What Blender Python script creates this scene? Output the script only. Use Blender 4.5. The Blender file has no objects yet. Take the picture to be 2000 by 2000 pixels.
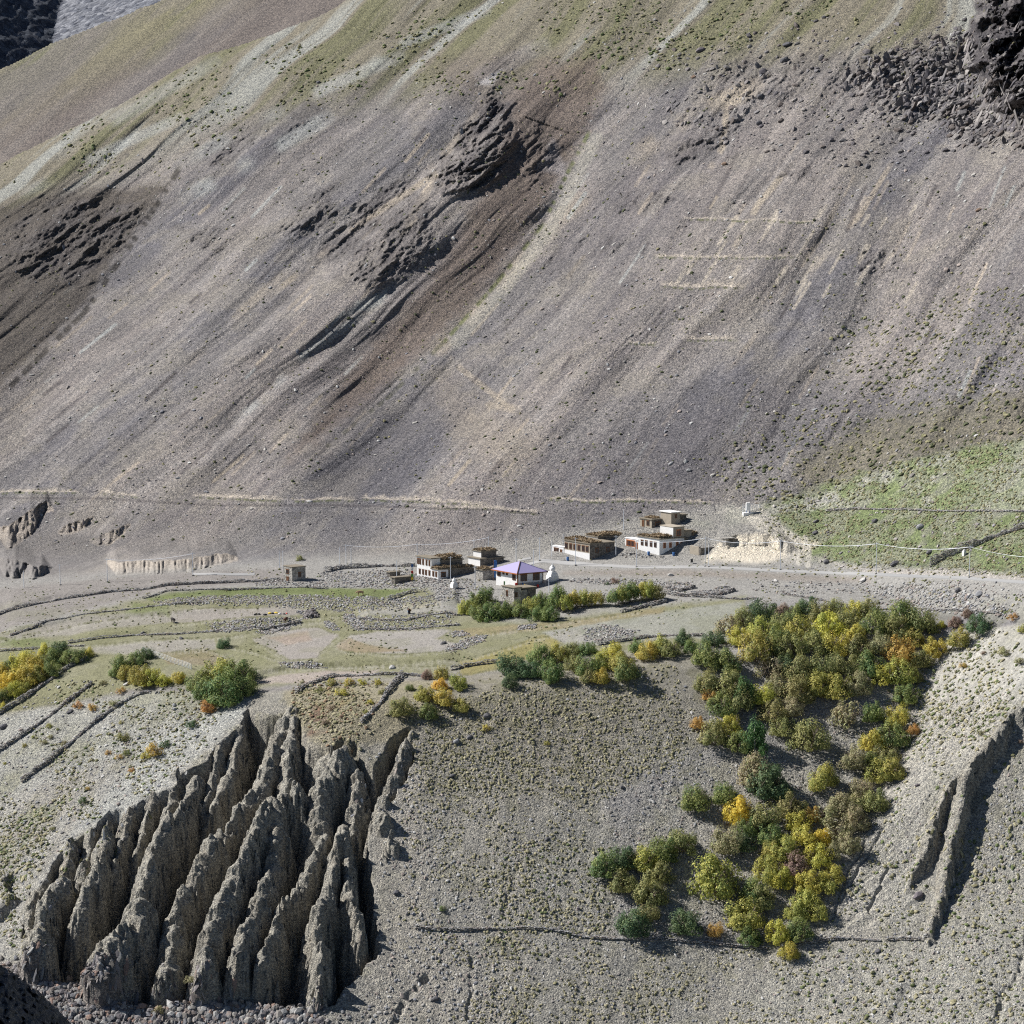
import bpy, bmesh, math, random, sys, time
import numpy as np
from mathutils import Vector, Matrix
T0 = time.time()
S = bpy.context.scene
C = S.collection
R = math.radians
# ------------------------------------------------------------------ camera, sky, sun, exposure
PITCH = R(10.0)
FOC = 4700.0
cam_d = bpy.data.cameras.new('camera')
cam = bpy.data.objects.new('camera', cam_d)
C.objects.link(cam)
cam.location = (0, 0, 0)
cam.rotation_euler = (R(90) - PITCH, 0, 0)
cam_d.sensor_fit = 'HORIZONTAL'
cam_d.sensor_width = 36
cam_d.lens = 36 * FOC / 2000.0
cam_d.clip_start = 1
cam_d.clip_end = 9000
S.camera = cam
SUN = Vector((-0.74, 0.21, 0.63)).normalized()
sun_el = math.asin(SUN.z)
sun_az = math.atan2(SUN.x, SUN.y)
w = bpy.data.worlds.new('World')
S.world = w
w.use_nodes = True
wn = w.node_tree
for n in list(wn.nodes):
    wn.nodes.remove(n)
sky = wn.nodes.new('ShaderNodeTexSky')
sky.sky_type = 'NISHITA'
sky.sun_disc = False
sky.sun_elevation = sun_el
sky.sun_rotation = sun_az
sky.altitude = 3800
bg = wn.nodes.new('ShaderNodeBackground')
bg.inputs['Strength'].default_value = 0.05
wo = wn.nodes.new('ShaderNodeOutputWorld')
wn.links.new(sky.outputs[0], bg.inputs[0])
wn.links.new(bg.outputs[0], wo.inputs[0])
sl = bpy.data.lights.new('sun', 'SUN')
sl.energy = 4.9
sl.angle = R(0.5)
sl.color = (1.0, 0.975, 0.94)
so = bpy.data.objects.new('sun', sl)
C.objects.link(so)
so.rotation_euler = (-SUN).to_track_quat('-Z', 'Y').to_euler()
so.location = (-200, 600, 300)
S.view_settings.view_transform = 'Standard'
S.view_settings.look = 'None'
S.view_settings.exposure = 0.6
S.cycles.use_denoising = False
S.cycles.filter_width = 1.15
S.view_settings.gamma = 1

# ------------------------------------------------------------------ helpers
def ray(px, py):
    a = (px - 1000.0) / FOC
    b = (1000.0 - py) / FOC
    y = math.cos(PITCH) + b * math.sin(PITCH)
    z = -math.sin(PITCH) + b * math.cos(PITCH)
    return a / y, z / y              # x and z per metre of y

def hsh(ix, iy, seed):
    h = (ix.astype(np.int64) * 374761393 + iy.astype(np.int64) * 668265263 + seed * 974634777) & 0xffffffff
    h = ((h ^ (h >> 13)) * 1274126177) & 0xffffffff
    h = h ^ (h >> 16)
    return (h & 0xffff).astype(np.float32) / 32767.5 - 1.0

def vn(x, y, seed=0):
    x0 = np.floor(x); y0 = np.floor(y)
    fx = (x - x0).astype(np.float32); fy = (y - y0).astype(np.float32)
    ix = x0.astype(np.int32); iy = y0.astype(np.int32)
    ux = fx * fx * (3 - 2 * fx); uy = fy * fy * (3 - 2 * fy)
    a = hsh(ix, iy, seed); b = hsh(ix + 1, iy, seed)
    c = hsh(ix, iy + 1, seed); d = hsh(ix + 1, iy + 1, seed)
    a += (b - a) * ux; c += (d - c) * ux
    return a + (c - a) * uy

def fbm(x, y, n=4, seed=0, gain=0.5, ridge=False):
    t = 0.0; amp = 1.0; tot = 0.0
    for i in range(n):
        v = vn(x + i * 17.3, y - i * 9.7, seed + i * 7)
        if ridge:
            v = 1 - 2 * np.abs(v)
        t = t + v * amp; tot += amp
        amp *= gain
        # rotate between octaves
        x, y = (x * 1.6 + y * 1.2), (-x * 1.2 + y * 1.6)
    return t / tot

def sstep(a, b, x):
    t = np.clip((x - a) / (b - a), 0, 1)
    return t * t * (3 - 2 * t)

def seg_dist(px, py, pts):
    """distance in the given units to a polyline, running parameter, signed side"""
    best = np.full(px.shape, 1e9, np.float32); par = np.zeros(px.shape, np.float32); side = np.zeros(px.shape, np.float32)
    for i in range(len(pts) - 1):
        ax, ay = pts[i][:2]; bx, by = pts[i + 1][:2]
        dx, dy = bx - ax, by - ay
        L2 = dx * dx + dy * dy + 1e-9
        t = np.clip(((px - ax) * dx + (py - ay) * dy) / L2, 0, 1)
        ex = px - (ax + t * dx); ey = py - (ay + t * dy)
        d = np.sqrt(ex * ex + ey * ey)
        m = d < best
        best = np.where(m, d, best); par = np.where(m, i + t, par)
        side = np.where(m, np.sign(dx * ey - dy * ex), side)
    return best, par, side

def inside(px, py, poly):
    c = np.zeros(px.shape, bool)
    n = len(poly)
    for i in range(n):
        x1, y1 = poly[i]; x2, y2 = poly[(i + 1) % n]
        if y1 == y2:
            continue
        k = ((y1 > py) != (y2 > py)) & (px < (x2 - x1) * (py - y1) / (y2 - y1) + x1)
        c ^= k
    return c

# ------------------------------------------------------------------ lattice
cols = np.concatenate([np.arange(-560, -24, 22), np.arange(-20, 2021, 2.0), np.arange(2040, 2600, 22)]).astype(np.float64)
rows = np.concatenate([np.arange(-420, -24, 22), np.arange(-20, 1040, 2.0), np.arange(1040, 2021, 1.6), np.arange(2040, 2400, 22)]).astype(np.float64)
NX, NY = len(cols), len(rows)
PX, PY = np.meshgrid(cols, rows)
PX = PX.astype(np.float32); PY = PY.astype(np.float32)
_a = (PX - 1000) / FOC; _b = (1000 - PY) / FOC
_y = math.cos(PITCH) + _b * math.sin(PITCH)
RX = _a / _y
RZ = (-math.sin(PITCH) + _b * math.cos(PITCH)) / _y

def plane(P, Q, W):
    A = np.array([[1, v[0], v[1]] for v in (P, Q, W)])
    return np.linalg.solve(A, [v[2] for v in (P, Q, W)])
def hitp(pl, px, py, dy=0.0):
    rx, rz = ray(px, py)
    y = pl[0] / (rz - pl[1] * rx - pl[2]) + dy
    return np.array([rx * y, y, rz * y])
def dep(pl):
    k = RZ - pl[1] * RX - pl[2]
    return np.where(k < -0.02, pl[0] / np.minimum(k, -0.02), 4000.0).astype(np.float32)
pV = np.array([-174.5, .10, .0875])
pM = np.array([-429.2, .36, .48])
pF = np.array([0, 0.02, .65]); e = hitp(pV, 1000, 1335); pF[0] = e[2] - .65 * e[1]
pL = plane(hitp(pV, 560, 1345), hitp(pF, 100, 1830), hitp(pV, 0, 1400, 22))
pRS = plane(hitp(pF, 1850, 1230), hitp(pF, 1600, 1830), hitp(pF, 1950, 1450, -17))
pF2 = plane(hitp(pF, 1815, 1850), hitp(pRS, 2010, 1385), hitp(pF, 2000, 2000, -2))
pG = plane(hitp(pV, 1480, 1108), hitp(pV, 2000, 1135), hitp(pM, 2000, 868))
def smin(a, b, k):
    h = np.clip(.5 + .5 * (b - a) / k, 0, 1)
    return b + (a - b) * h - k * h * (1 - h)
def smax(a, b, k):
    return -smin(-a, -b, k)
# heights: lower of two planes = farther along the ray
yV, yM, yF, yL, yRS, yF2, yG = map(dep, (pV, pM, pF, pL, pRS, pF2, pG))
front = smax(yF, yL, 3.0)
right = smax(yRS, yF2, 1.5)
valley = smax(yV, front, 5.0)
Yb = smin(valley, yM, 14.0)
Yb = smin(Yb, yG, 6.0)
Yb = smin(Yb, np.where(PX > 1500, right, 5000.0), 2.0)
BX = RX * Yb; BY = Yb.copy()
print('base', time.time() - T0)

# ---------- local edits in lattice windows
def win(pts, m):
    xs = [q[0] for q in pts]; ys = [q[1] for q in pts]
    i0, i1 = np.searchsorted(rows, [min(ys) - m, max(ys) + m]); j0, j1 = np.searchsorted(cols, [min(xs) - m, max(xs) + m])
    return slice(i0, max(i1, i0 + 1)), slice(j0, max(j1, j0 + 1))
_jr = np.random.RandomState(3)
def jit(pts, amp=4, n=5):
    o = []
    for a, b in zip(pts[:-1], pts[1:]):
        for i in range(n):
            t = i / n; k = amp if (o and i) else 0
            o.append((a[0] + (b[0] - a[0]) * t + k * _jr.normal(), a[1] + (b[1] - a[1]) * t + k * .5 * _jr.normal()))
    return o + [pts[-1]]
def linemask(pts, wd, soft=None):
    """soft mask round a polyline in lattice units"""
    soft = soft or wd
    s = win(pts, wd + soft + 2)
    d, t, sd = seg_dist(PX[s], PY[s], pts)
    return s, 1 - sstep(wd, wd + soft, d), t, sd, d
def polymask(pts, soft=6, warp=0, wf=.04, seed=3):
    s = win(pts, soft + warp + 2)
    x, y = PX[s], PY[s]
    if warp:
        x = x + warp * fbm(PX[s] * wf, PY[s] * wf * 2, 3, seed); y = y + .5 * warp * fbm(PX[s] * wf, PY[s] * wf * 2, 3, seed + 50)
    ins = inside(x, y, pts)
    d, _, _ = seg_dist(x, y, list(pts) + [pts[0]])
    sd = np.where(ins, d, -d)
    return s, sstep(-soft, soft, sd), sd

DY = np.zeros_like(Yb)     # push along the line of depth (metres, + = away)
DZ = np.zeros_like(Yb)     # vertical relief (metres)

# fall-line coordinates of the big slope, and streak noise
_w1 = fbm(BX * .010, BY * .010, 3, 85)
ang_c = BX * .8 - BY * .6 + 9 * _w1 + 3 * vn(BX * .04, BY * .04, 86)
ang_l = BX * .6 + BY * .8
mm = sstep(1010, 900, PY + 0.02 * (PX - 1000) + .22 * np.maximum(PX - 1450, 0))       # mountain weight
streak = fbm(ang_c * .05 + .15 * fbm(ang_c * .02, ang_l * .02, 2, 91), ang_l * .006, 5, 11)
streak2 = fbm(ang_c * .22, ang_l * .018, 3, 23)
broad = fbm(BX * .012, BY * .012, 4, 31)
# broad relief of the slope
DY += mm * (14 * broad + 5.0 * streak + .5 * streak2 - 3.0 * np.abs(fbm(ang_c * .03, ang_l * .004, 3, 33)))

def gully(pts, wl, wr, dl, dr):
    """V-shaped gully; left / right flank widths (px) and depths (m away from camera)"""
    s = win(pts, max(wl, wr) + 5)
    d, t, sd = seg_dist(PX[s], PY[s], pts)
    n = len(pts) - 1
    fade = sstep(0, 2.6, t) * sstep(n, n - 2.2, t)
    L = np.clip(1 - d / wl, 0, 1); Rr = np.clip(1 - d / wr, 0, 1)
    L = .45 * L + .55 * L * L * (3 - 2 * L); Rr = .45 * Rr + .55 * Rr * Rr * (3 - 2 * Rr)
    left = sd > 0
    DY[s] += np.where(left, dl * L, dr * Rr) * fade
    # flanks must meet: blend the two depths on the axis
    k = np.clip(1 - d / 8, 0, 1)
    DY[s] += k * fade * (max(dl, dr) - np.where(left, dl, dr)) * .5
# lines run downhill (top first); side>0 is the left-of-travel... determined for image coords
gully([(1185, 110), (1165, 180), (1140, 270), (1110, 335), (1060, 440), (960, 565), (870, 665), (760, 775), (640, 870), (560, 930)], 210, 240, 23, 23)
gully([(355, 325), (320, 380), (275, 450), (230, 520), (165, 610), (90, 690), (0, 775), (-80, 840)], 220, 220, 22, 22)
gully([(600, 700), (520, 790), (440, 850), (300, 960)], 60, 60, 4, 4)
gully([(660, 480), (500, 600), (400, 700), (250, 830), (80, 960)], 60, 60, 4, 4)
gully([(1300, 640), (1260, 700), (1180, 800), (1100, 900)], 80, 60, 5, 5)

def rocks(poly, amp, f, soft=30, seed=5, warp=25):
    s, m, _ = polymask(poly, soft, warp, .02, seed)
    n = fbm(ang_c[s] * f * 1.3, ang_l[s] * f * .8, 5, seed, .6, ridge=True)
    n2 = fbm(BX[s] * f * 3.5, BY[s] * f * 2.5, 4, seed + 3, .6, ridge=True)
    DY[s] -= m * amp * (.8 * n + .3 * n2 + .1)
    return s, m
ROCKM = np.zeros_like(Yb)
def addrock(poly, amp, f, soft=30, seed=5, k=1.0, warp=25):
    s, m = rocks(poly, amp, f, soft, seed, warp)
    n = sstep(-.35, .3, fbm(ang_c[s] * f, ang_l[s] * f * .7, 3, seed + 9))
    ROCKM[s] = np.maximum(ROCKM[s], sstep(.25, .75, m + .35 * fbm(BX[s] * .12, BY[s] * .12, 4, seed + 2)) * k * (.25 + .75 * n))
addrock([(965, 170), (1010, 230), (985, 330), (940, 375), (870, 375), (840, 345), (900, 260)], 6.5, .13, 16, 5)
addrock([(600, 380), (660, 350), (650, 420), (590, 460), (550, 450)], 3.5, .14, 18, 15, .6)
addrock([(700, 400), (790, 350), (860, 460), (800, 520), (740, 560), (660, 545), (600, 500)], 3.8, .13, 30, 25, .7)
addrock([(400, 290), (600, 200), (640, 215), (520, 290), (420, 330)], 3.0, .12, 18, 35, .55)
addrock([(20, 440), (130, 380), (280, 400), (250, 480), (150, 545), (60, 545), (0, 500)], 4.5, .10, 35, 45, .65)
addrock([(1300, 290), (1420, 230), (1470, 170), (1440, 250), (1380, 300), (1300, 330)], 3.5, .13, 16, 55, .6)
addrock([(1170, 400), (1290, 360), (1330, 390), (1200, 425)], 3.0, .14, 16, 65, .55)
addrock([(1040, 530), (1170, 440), (1220, 470), (1100, 560)], 2.2, .15, 20, 75, .35)
addrock([(1520, 330), (1590, 325), (1585, 350), (1530, 350)], 2.5, .15, 14, 95, .5)
addrock([(1660, 480), (1760, 490), (1760, 530), (1680, 540)], 2.2, .15, 20, 85, .3)
addrock([(1010, 290), (1060, 230), (1090, 310), (1040, 370)], 2.6, .14, 20, 105, .35)
addrock([(330, 440), (430, 435), (440, 490), (400, 500)], 2.5, .14, 16, 115, .45)
# the dark crag in the upper right corner
CRAG = [(1885, -60), (1900, 40), (1885, 100), (1900, 180), (1960, 240), (2100, 300), (2600, 400), (2600, -300), (1920, -200)]
s, m, sdc = polymask(CRAG, 10, 22, .02, 8)
cn = fbm(BX[s] * .10, BY[s] * .06, 6, 71, .62, ridge=True)
cell = np.abs(vn(BX[s] * .35 + .5 * cn, BY[s] * .22, 4))
DY[s] -= m * (10 + 22 * cn + 9 * cell) * sstep(0, 60, sdc) + m * (3 + 6 * cn)
ROCKM[s] = np.maximum(ROCKM[s], m * 1.25)
addrock([(1690, 110), (1900, 60), (1920, 230), (1990, 290), (1930, 280), (1800, 230), (1690, 200)], 4.5, .16, 40, 125, .75, 30)
addrock([(1400, 110), (1700, 110), (1720, 190), (1500, 200), (1380, 180)], 2.0, .2, 40, 135, .25, 30)
print('mountain', time.time() - T0)

# ---------- scarps: bench / cut banks (rows in the band stand upright)
CUTM = np.zeros_like(Yb)
def scarp(pts, h_px, back=3.0, flute=.5, ff=.35, k=1.0, seed=0):
    """pts: top edge left to right; cliff h_px tall below it"""
    s = win(pts, h_px * (2 + back))
    x, y = PX[s], PY[s]
    xs = [q[0] for q in pts]; ys = [q[1] for q in pts]; hs = [q[2] if len(q) > 2 else 1.0 for q in pts]
    top = np.interp(x, xs, ys); hh = np.interp(x, xs, hs) * h_px
    hh = hh * sstep(xs[0] - 3, xs[0] + 25, x) * sstep(xs[-1] + 3, xs[-1] - 25, x)
    top = top + h_px * .35 * fbm(x * .03, x * 0 + seed, 3, seed + 1) 
    bot = top + hh
    dydp = np.gradient(Yb, axis=0)[s] / np.gradient(rows)[s[0], None]      # negative: farther rows up
    up = np.clip((bot - y) / np.maximum(hh, .5), 0, 1)           # 0 bottom, 1 top
    flut = flute * fbm(x * ff * .5, y * .03, 4, seed + 2)
    amount = dydp * hh                # negative: bring nearer
    above = np.clip((top - y) / np.maximum(hh * back, 1), 0, 1)
    prof = np.where(y > bot, 0, np.where(y > top, up * .5, (1 - sstep(0, 1, above)) * .5))
    DY[s] += amount * prof * 1.0
    inb = sstep(0, .15, up) * (y > top - 2)
    DY[s] += np.where((y < bot) & (y > top), flut * np.minimum(hh, 20) * .16, 0)
    CUTM[s] = np.maximum(CUTM[s], k * np.where((y < bot + 4) & (y > top - 1), 1, 0) * (hh > 2))
scarp([(205, 1100, .9), (300, 1096, 1), (380, 1094), (430, 1083, .7), (470, 1085, .3)], 27, 2.5, .4, .5, 1.0, 1)
scarp([(-12, 1035, .8), (20, 1020, 1.2), (60, 1000, 1.3), (90, 985, .6), (110, 1000, .2)], 36, 1.5, 1.2, .2, .85, 2)
scarp([(170, 1052, .3), (215, 1035, 1), (260, 1020, .4)], 22, 1.5, 1.0, .3, .8, 4)
scarp([(-12, 1088, 1), (30, 1092, 1.2), (105, 1110, .5)], 30, 1.2, 1.5, .15, .2, 5)
scarp([(110, 1040, .6), (150, 1020, .8), (190, 1000, .2)], 22, 1.5, 1.2, .3, .7, 6)
# ---------- valley relief: low terraces and hummocks
vm = sstep(1080, 1140, PY) * sstep(1420, 1300, PY)
vh = fbm(BX * .06, BY * .06, 4, 55)
DZ += vm * .25 * vh
def terrace(pts, h, w=26):
    s = win(pts, w * 3)
    d, t, sd = seg_dist(PX[s], PY[s], pts)
    n = len(pts) - 1
    ends = sstep(0, .3, t) * sstep(n, n - .3, t)
    DZ[s] += h * ends * sstep(2.5, -2.5, sd * d) * np.clip(1 - d / (w * 2.2), 0, 1)     # bank on the far side stands up
# pts left to right: far side is sd<0
for tp in ([(0, 1195), (100, 1170), (250, 1152), (480, 1140)], [(280, 1170), (450, 1160), (640, 1158)], [(300, 1190), (450, 1186), (640, 1188), (750, 1190)],
           [(0, 1240), (130, 1215), (300, 1205), (460, 1200)], [(130, 1250), (300, 1235), (400, 1228), (600, 1215)], [(460, 1330), (560, 1305), (760, 1292), (900, 1300)],
           [(690, 1205), (800, 1212), (900, 1208)], [(780, 1190), (860, 1182), (900, 1180)]):
    terrace(tp, .7)
# village knoll and bank
s, m, _ = polymask([(1050, 1100), (1210, 1078), (1330, 1075), (1400, 1090), (1560, 1075), (1500, 1030), (1380, 1020), (1220, 1030), (1100, 1060)], 12)
DZ[s] += m * 0.8
# sandy cut on the right of the village
scarp([(1390, 1062), (1450, 1050), (1520, 1055), (1560, 1075, .4)], 22, 1.5, .3, .2, 0, 30)

# ---------- front slope relief
fm = sstep(1330, 1420, PY)
fr = fbm(BX * .09, BY * .03, 4, 61)
DZ += fm * (.55 * fr + .22 * fbm(BX * .5, BY * .3, 3, 66))
# sod steps near the top of the centre slope (cattle terracettes)
s, m, _ = polymask([(850, 1320), (1330, 1270), (1330, 1480), (1200, 1620), (900, 1560), (800, 1400)], 60)
DZ[s] += m * .16 * fbm(BX[s] * .35, BY[s] * 1.6, 3, 67)
# rills of the right bank
s, m, _ = polymask([(1860, 1210), (2060, 1150), (2060, 1330), (1930, 1440), (1780, 1800), (1610, 1830), (1700, 1600)], 12)
RSM = np.zeros_like(Yb); RSM[s] = m
rc = BX[s] * .565 - BY[s] * .825       # across the fall line
rl = BX[s] * .825 + BY[s] * .565
DZ[s] += m * (.30 * fbm(rc * .8, rl * .06, 4, 68) + .1 * vn(rc * 2.4, rl * .2, 69))
for pts in ([(1730, 1610), (1700, 1660), (1665, 1720), (1640, 1770)], [(1735, 1700), (1715, 1740), (1698, 1785)], [(1690, 1640), (1650, 1720), (1625, 1800)]):
    pts = jit(pts, 2.5)
    s, m, t, sd, d = linemask(pts, 1, 3); DZ[s] -= .45 * m
# gullies lower right / centre
for pts, w_, dd in (([(2010, 1810), (1995, 1890), (1960, 1960), (1940, 2010)], 5, .9), ([(1770, 1925), (1755, 1960), (1730, 2010)], 6, .5),
                ([(925, 1870), (920, 1920), (915, 1990)], 4, .8), ([(840, 1900), (800, 1940), (770, 2000)], 6, 1.2), ([(1010, 1620), (1020, 1680), (995, 1750), (985, 1830)], 5, .4)):
    pts = jit(pts)
    s, m, t, sd, d = linemask(pts, w_ * .35, w_ * 1.4); DZ[s] -= dd * .8 * m * (.6 + .6 * vn(t * 1.7, t * 0, 12))
# left bank dips
for pts, w_, dd in (([(30, 1720), (60, 1740), (30, 1770), (-10, 1810)], 10, 2.0),):
    s, m, t, sd, d = linemask(pts, w_, w_ * 1.5); DZ[s] -= dd * m

# ---------- the eroded badland: carved floor with standing fins
def zq(k):      # zoomed reading -> lattice units
    return [(q[0] * .46584, 1350 + q[1] * .46584) + tuple(q[2:]) for q in k]
BAD = zq([(1040, 70), (1000, 150), (930, 210), (880, 280), (810, 325), (750, 350), (735, 400), (640, 435), (540, 490), (450, 505), (390, 575), (290, 640), (225, 720), (190, 800),
          (110, 880), (90, 1000), (110, 1130), (150, 1190), (380, 1240), (500, 1320), (650, 1330), (800, 1290), (1050, 1310), (1270, 1330), (1400, 1310), (1500, 1200), (1600, 1090),
          (1570, 950), (1560, 800), (1545, 640), (1580, 520), (1660, 440), (1745, 290), (1725, 150), (1640, 200), (1560, 330), (1500, 230), (1440, 200), (1380, 240),
          (1290, 230), (1240, 60), (1180, 100), (1120, 110)])
s = win(BAD, 60)
bpx, bpy_ = PX[s], PY[s]
# world coordinates of the base surface in this window
wx, wy = BX[s], BY[s]
wz = (RZ * Yb)[s] + DZ[s]
def baseat(px, py):
    i = min(max(np.searchsorted(rows, py), 1), NY - 1); j = min(max(np.searchsorted(cols, px), 1), NX - 1)
    y = Yb[i, j]; rx, rz = ray(px, py)
    return np.array([rx * y, y, rz * y])
def crestpt(px, py, raise_):
    """point on the line of sight where the ground plus raise_ is met: (x, y, z)"""
    b = baseat(px, py)
    rx, rz = ray(px, py)
    k = .62 - rz                       # closing rate of slope against the line of sight
    y = b[1] - raise_ / k
    return rx * y, y, rz * y
bw = [baseat(q[0], q[1]) for q in BAD]
bpoly = [(v[0], v[1]) for v in bw]
nwx = wx + .9 * fbm(wx * .45, wy * .45, 3, 171); nwy = wy + .9 * fbm(wx * .45, wy * .45, 3, 181)
ins = inside(nwx, nwy, bpoly)
dd, _, _ = seg_dist(nwx, nwy, bpoly + [bpoly[0]])
sd = np.where(ins, dd, 0)
low = sstep(1980, 1880, bpy_)           # the carve dies out toward the foot
carve = 20.0 * np.clip(sd / 4.5, 0, 1) ** .8 * (.25 + .75 * low)
floor_ = wz - carve + ins * .5 * fbm(wx * .3, wy * .3, 4, 191)
FINS = [  # (points: zoomed x, y, raise), half width m, side steepness
 ([(170, 830, 0), (135, 880, 0), (120, 960, 1), (120, 1050, 2)], 1.0, 2.4),
 ([(265, 800, 2), (215, 850, 3), (180, 920, 4), (165, 990, 4), (160, 1060, 5)], 1.5, 2.6),
 ([(450, 530, -1), (445, 620, 1), (425, 710, 1), (390, 790, 1), (345, 860, 1.5), (335, 930, 1)], .9, 2.3),
 ([(825, 345, 1), (790, 440, 0), (745, 520, 0), (720, 520, 2), (650, 620, 1), (620, 760, 1), (590, 860, 1)], .9, 2.2),
 ([(600, 860, 2), (570, 950, 4), (500, 1010, 4), (450, 1080, 5), (420, 1140, 5)], 2.2, 1.7),
 ([(1225, 80, 0), (1170, 180, 0), (1130, 290, 0), (1080, 400, 0), (1020, 480, 0), (930, 590, 0), (850, 680, 0), (830, 750, 0), (775, 830, 0), (735, 920, .5), (725, 1020, 1), (715, 1100, 2), (705, 1160, 3)], 1.3, 2.4),
 ([(1240, 90, 0), (1215, 250, -1), (1200, 380, -1), (1250, 420, 1), (1180, 440, 1), (1150, 465, 2)], 1.0, 2.0),
 ([(1150, 460, 2), (1095, 500, 3), (1060, 600, 3), (1010, 690, 3), (975, 780, 3), (930, 870, 4), (890, 960, 5), (870, 1060, 6), (860, 1120, 6)], 1.3, 2.3),
 ([(1150, 470, 2), (1160, 600, 0), (1140, 730, 0), (1110, 820, 1), (1080, 900, 2), (1030, 1000, 4), (1000, 1090, 6)], 1.2, 2.0),
 ([(1380, 250, 0), (1440, 235, 1), (1400, 320, 1), (1345, 390, 0), (1340, 500, 0), (1365, 620, 0)], 1.3, 2.1),
 ([(1445, 240, 1), (1500, 330, 0), (1500, 450, -1), (1480, 560, -2)], 1.1, 2.0),
 ([(1365, 620, 0), (1300, 740, 0), (1240, 830, 0), (1180, 900, 1), (1150, 980, 2), (1125, 1060, 3), (1095, 1150, 4)], .8, 2.5),
 ([(1440, 545, 3), (1415, 640, 3), (1400, 760, 3), (1385, 830, 3), (1350, 880, 4), (1330, 960, 4), (1350, 1080, 4), (1345, 1190, 5)], .8, 2.9),
 ([(1440, 560, 3), (1460, 700, 2), (1460, 830, 2), (1500, 940, 3), (1510, 1000, 3)], .7, 2.6),
 ([(1730, 160, 1.0), (1690, 250, .8), (1650, 360, .6), (1615, 450, .5), (1590, 520, 1)], 1.1, 2.3),
 ([(1010, 140, 0), (990, 250, -1), (950, 380, -3), (900, 480, -6)], .9, 2.2), ([(930, 212, 0), (905, 320, -1.5), (880, 430, -4)], .7, 2.2), ([(745, 355, 0), (725, 440, -1), (700, 520, -3)], .7, 2.2),
 ([(640, 438, 0), (615, 540, -1.5), (590, 640, -4)], .8, 2.2), ([(540, 492, 0), (525, 590, -1), (490, 700, -3), (470, 790, -6)], .8, 2.2), ([(390, 578, 0), (372, 680, -1.5), (345, 780, -3)], .8, 2.2), ([(300, 636, 0), (285, 730, -1.5), (262, 790, -2)], .7, 2.2),
 ([(1600, 520, 1.5), (1640, 580, 1.5), (1635, 650, 1.5), (1600, 700, .5)], 1.3, 2.2),
]
hgt = floor_.copy()
fl = fbm(wx * 1.1, wy * 1.1, 3, 201)
ero = fbm(wx * .5, wy * .5, 4, 211, .6, ridge=True)
for fi, (pts, hw, st) in enumerate(FINS):
    q = zq(pts)
    P3 = [crestpt(*v) for v in q]
    line = [(v[0], v[1]) for v in P3]
    d, t, sdd = seg_dist(wx + .25 * fl, wy + .25 * fl, line)
    zi = np.interp(t, np.arange(len(P3)), [v[2] for v in P3])
    jag = 2.6 * np.abs(vn(t * 2.3 + fi * 7, t * 0, 300 + fi)) + .9 * vn(t * 7.3, t * 0 + fi, 330) - 1.2
    dw = np.maximum(0, d - hw * 1.25 * (1 + .5 * vn(t * 2.3, t * 0, 360 + fi)) + .5 * fl + 1.5 * ero - .2)
    # left faces a little gentler near the crest, right faces plunge
    h = zi - jag - .75 * d - np.where(sdd < 0, .62 + .28 * (fi % 3), 1.5) * st * dw * (1 + .12 * dw) + .5 * fl + .4 * ero
    h = h + .22 * np.sin(h * 2.6 + 1.5 * fl)          # beds of harder gravel
    hgt = np.where((ins | (d < 4)), np.maximum(hgt, h), hgt)
DZ[s] += hgt - wz
BADM = np.zeros_like(Yb)
BADM[s] = np.maximum(sstep(0, 1.2, sd), sstep(.1, .8, hgt - wz))
# fins of the right bank
def bankfin(pts, hw, lft, st):
    q = pts
    s = win(q, 110)
    wx, wy = BX[s], BY[s]
    wz = (RZ * Yb)[s] + DZ[s]
    P3 = [crestpt(*v) for v in q]
    fl = fbm(wx * 1.0, wy * 1.0, 3, 221); er = fbm(wx * .5, wy * .5, 3, 231, .6, ridge=True)
    d, t, sdd = seg_dist(wx + .2 * fl, wy + .2 * fl, [(v[0], v[1]) for v in P3])
    zi = np.interp(t, np.arange(len(P3)), [v[2] for v in P3])
    dw = np.maximum(0, d - hw + .4 * fl + .9 * er - .2)
    slope = np.where(sdd < 0, lft, st)
    h = zi - .5 * np.abs(vn(t * 4, t * 0, 5)) - .3 * d - slope * dw * (1 + .08 * dw)
    DZ[s] += np.maximum(0, h - wz)
    BADM[s] = np.maximum(BADM[s], sstep(.25, .9, h - wz))
rf = lambda L: [(1550 + x * .33632, 1350 + y * .33632, r) for x, y, r in L]
bankfin(rf([(1420, 40, 1.5), (1338, 75, 2.5), (1260, 115, 3), (1200, 210, 3.5), (1110, 305, 3.5), (1040, 400, 3.5), (1000, 470, 3.5), (980, 620, 3.5), (950, 760, 3.5), (910, 900, 3.2), (890, 1050, 3), (850, 1200, 2.6), (800, 1330, 2.2), (790, 1420, 1.5)]), .5, 1.1, 3.6)
bankfin(rf([(980, 480, 3), (930, 495, 2.6), (870, 600, 2.8), (825, 720, 2.8), (780, 870, 2.6), (740, 960, 2.2), (680, 1060, 1.6), (665, 1140, .8)]), .5, 1.1, 3.6)
print('badland', time.time() - T0)

# ---------- the near skyline ridge, upper left: past it the ground falls away
SKY1 = [(-600, 560), (0, 318), (103, 265), (200, 222), (310, 156), (393, 108), (492, 79), (611, 37), (660, 12), (760, -60), (900, -200), (1000, -430)]
sk = np.interp(PX, [q[0] for q in SKY1], [q[1] for q in SKY1]).astype(np.float32)
sk += 2.2 * vn(PX * .03, PX * 0, 401) + 1.0 * vn(PX * .15, PX * 0, 402)
over = np.clip(sk - PY, 0, 60) * (PX < 1000)
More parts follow.
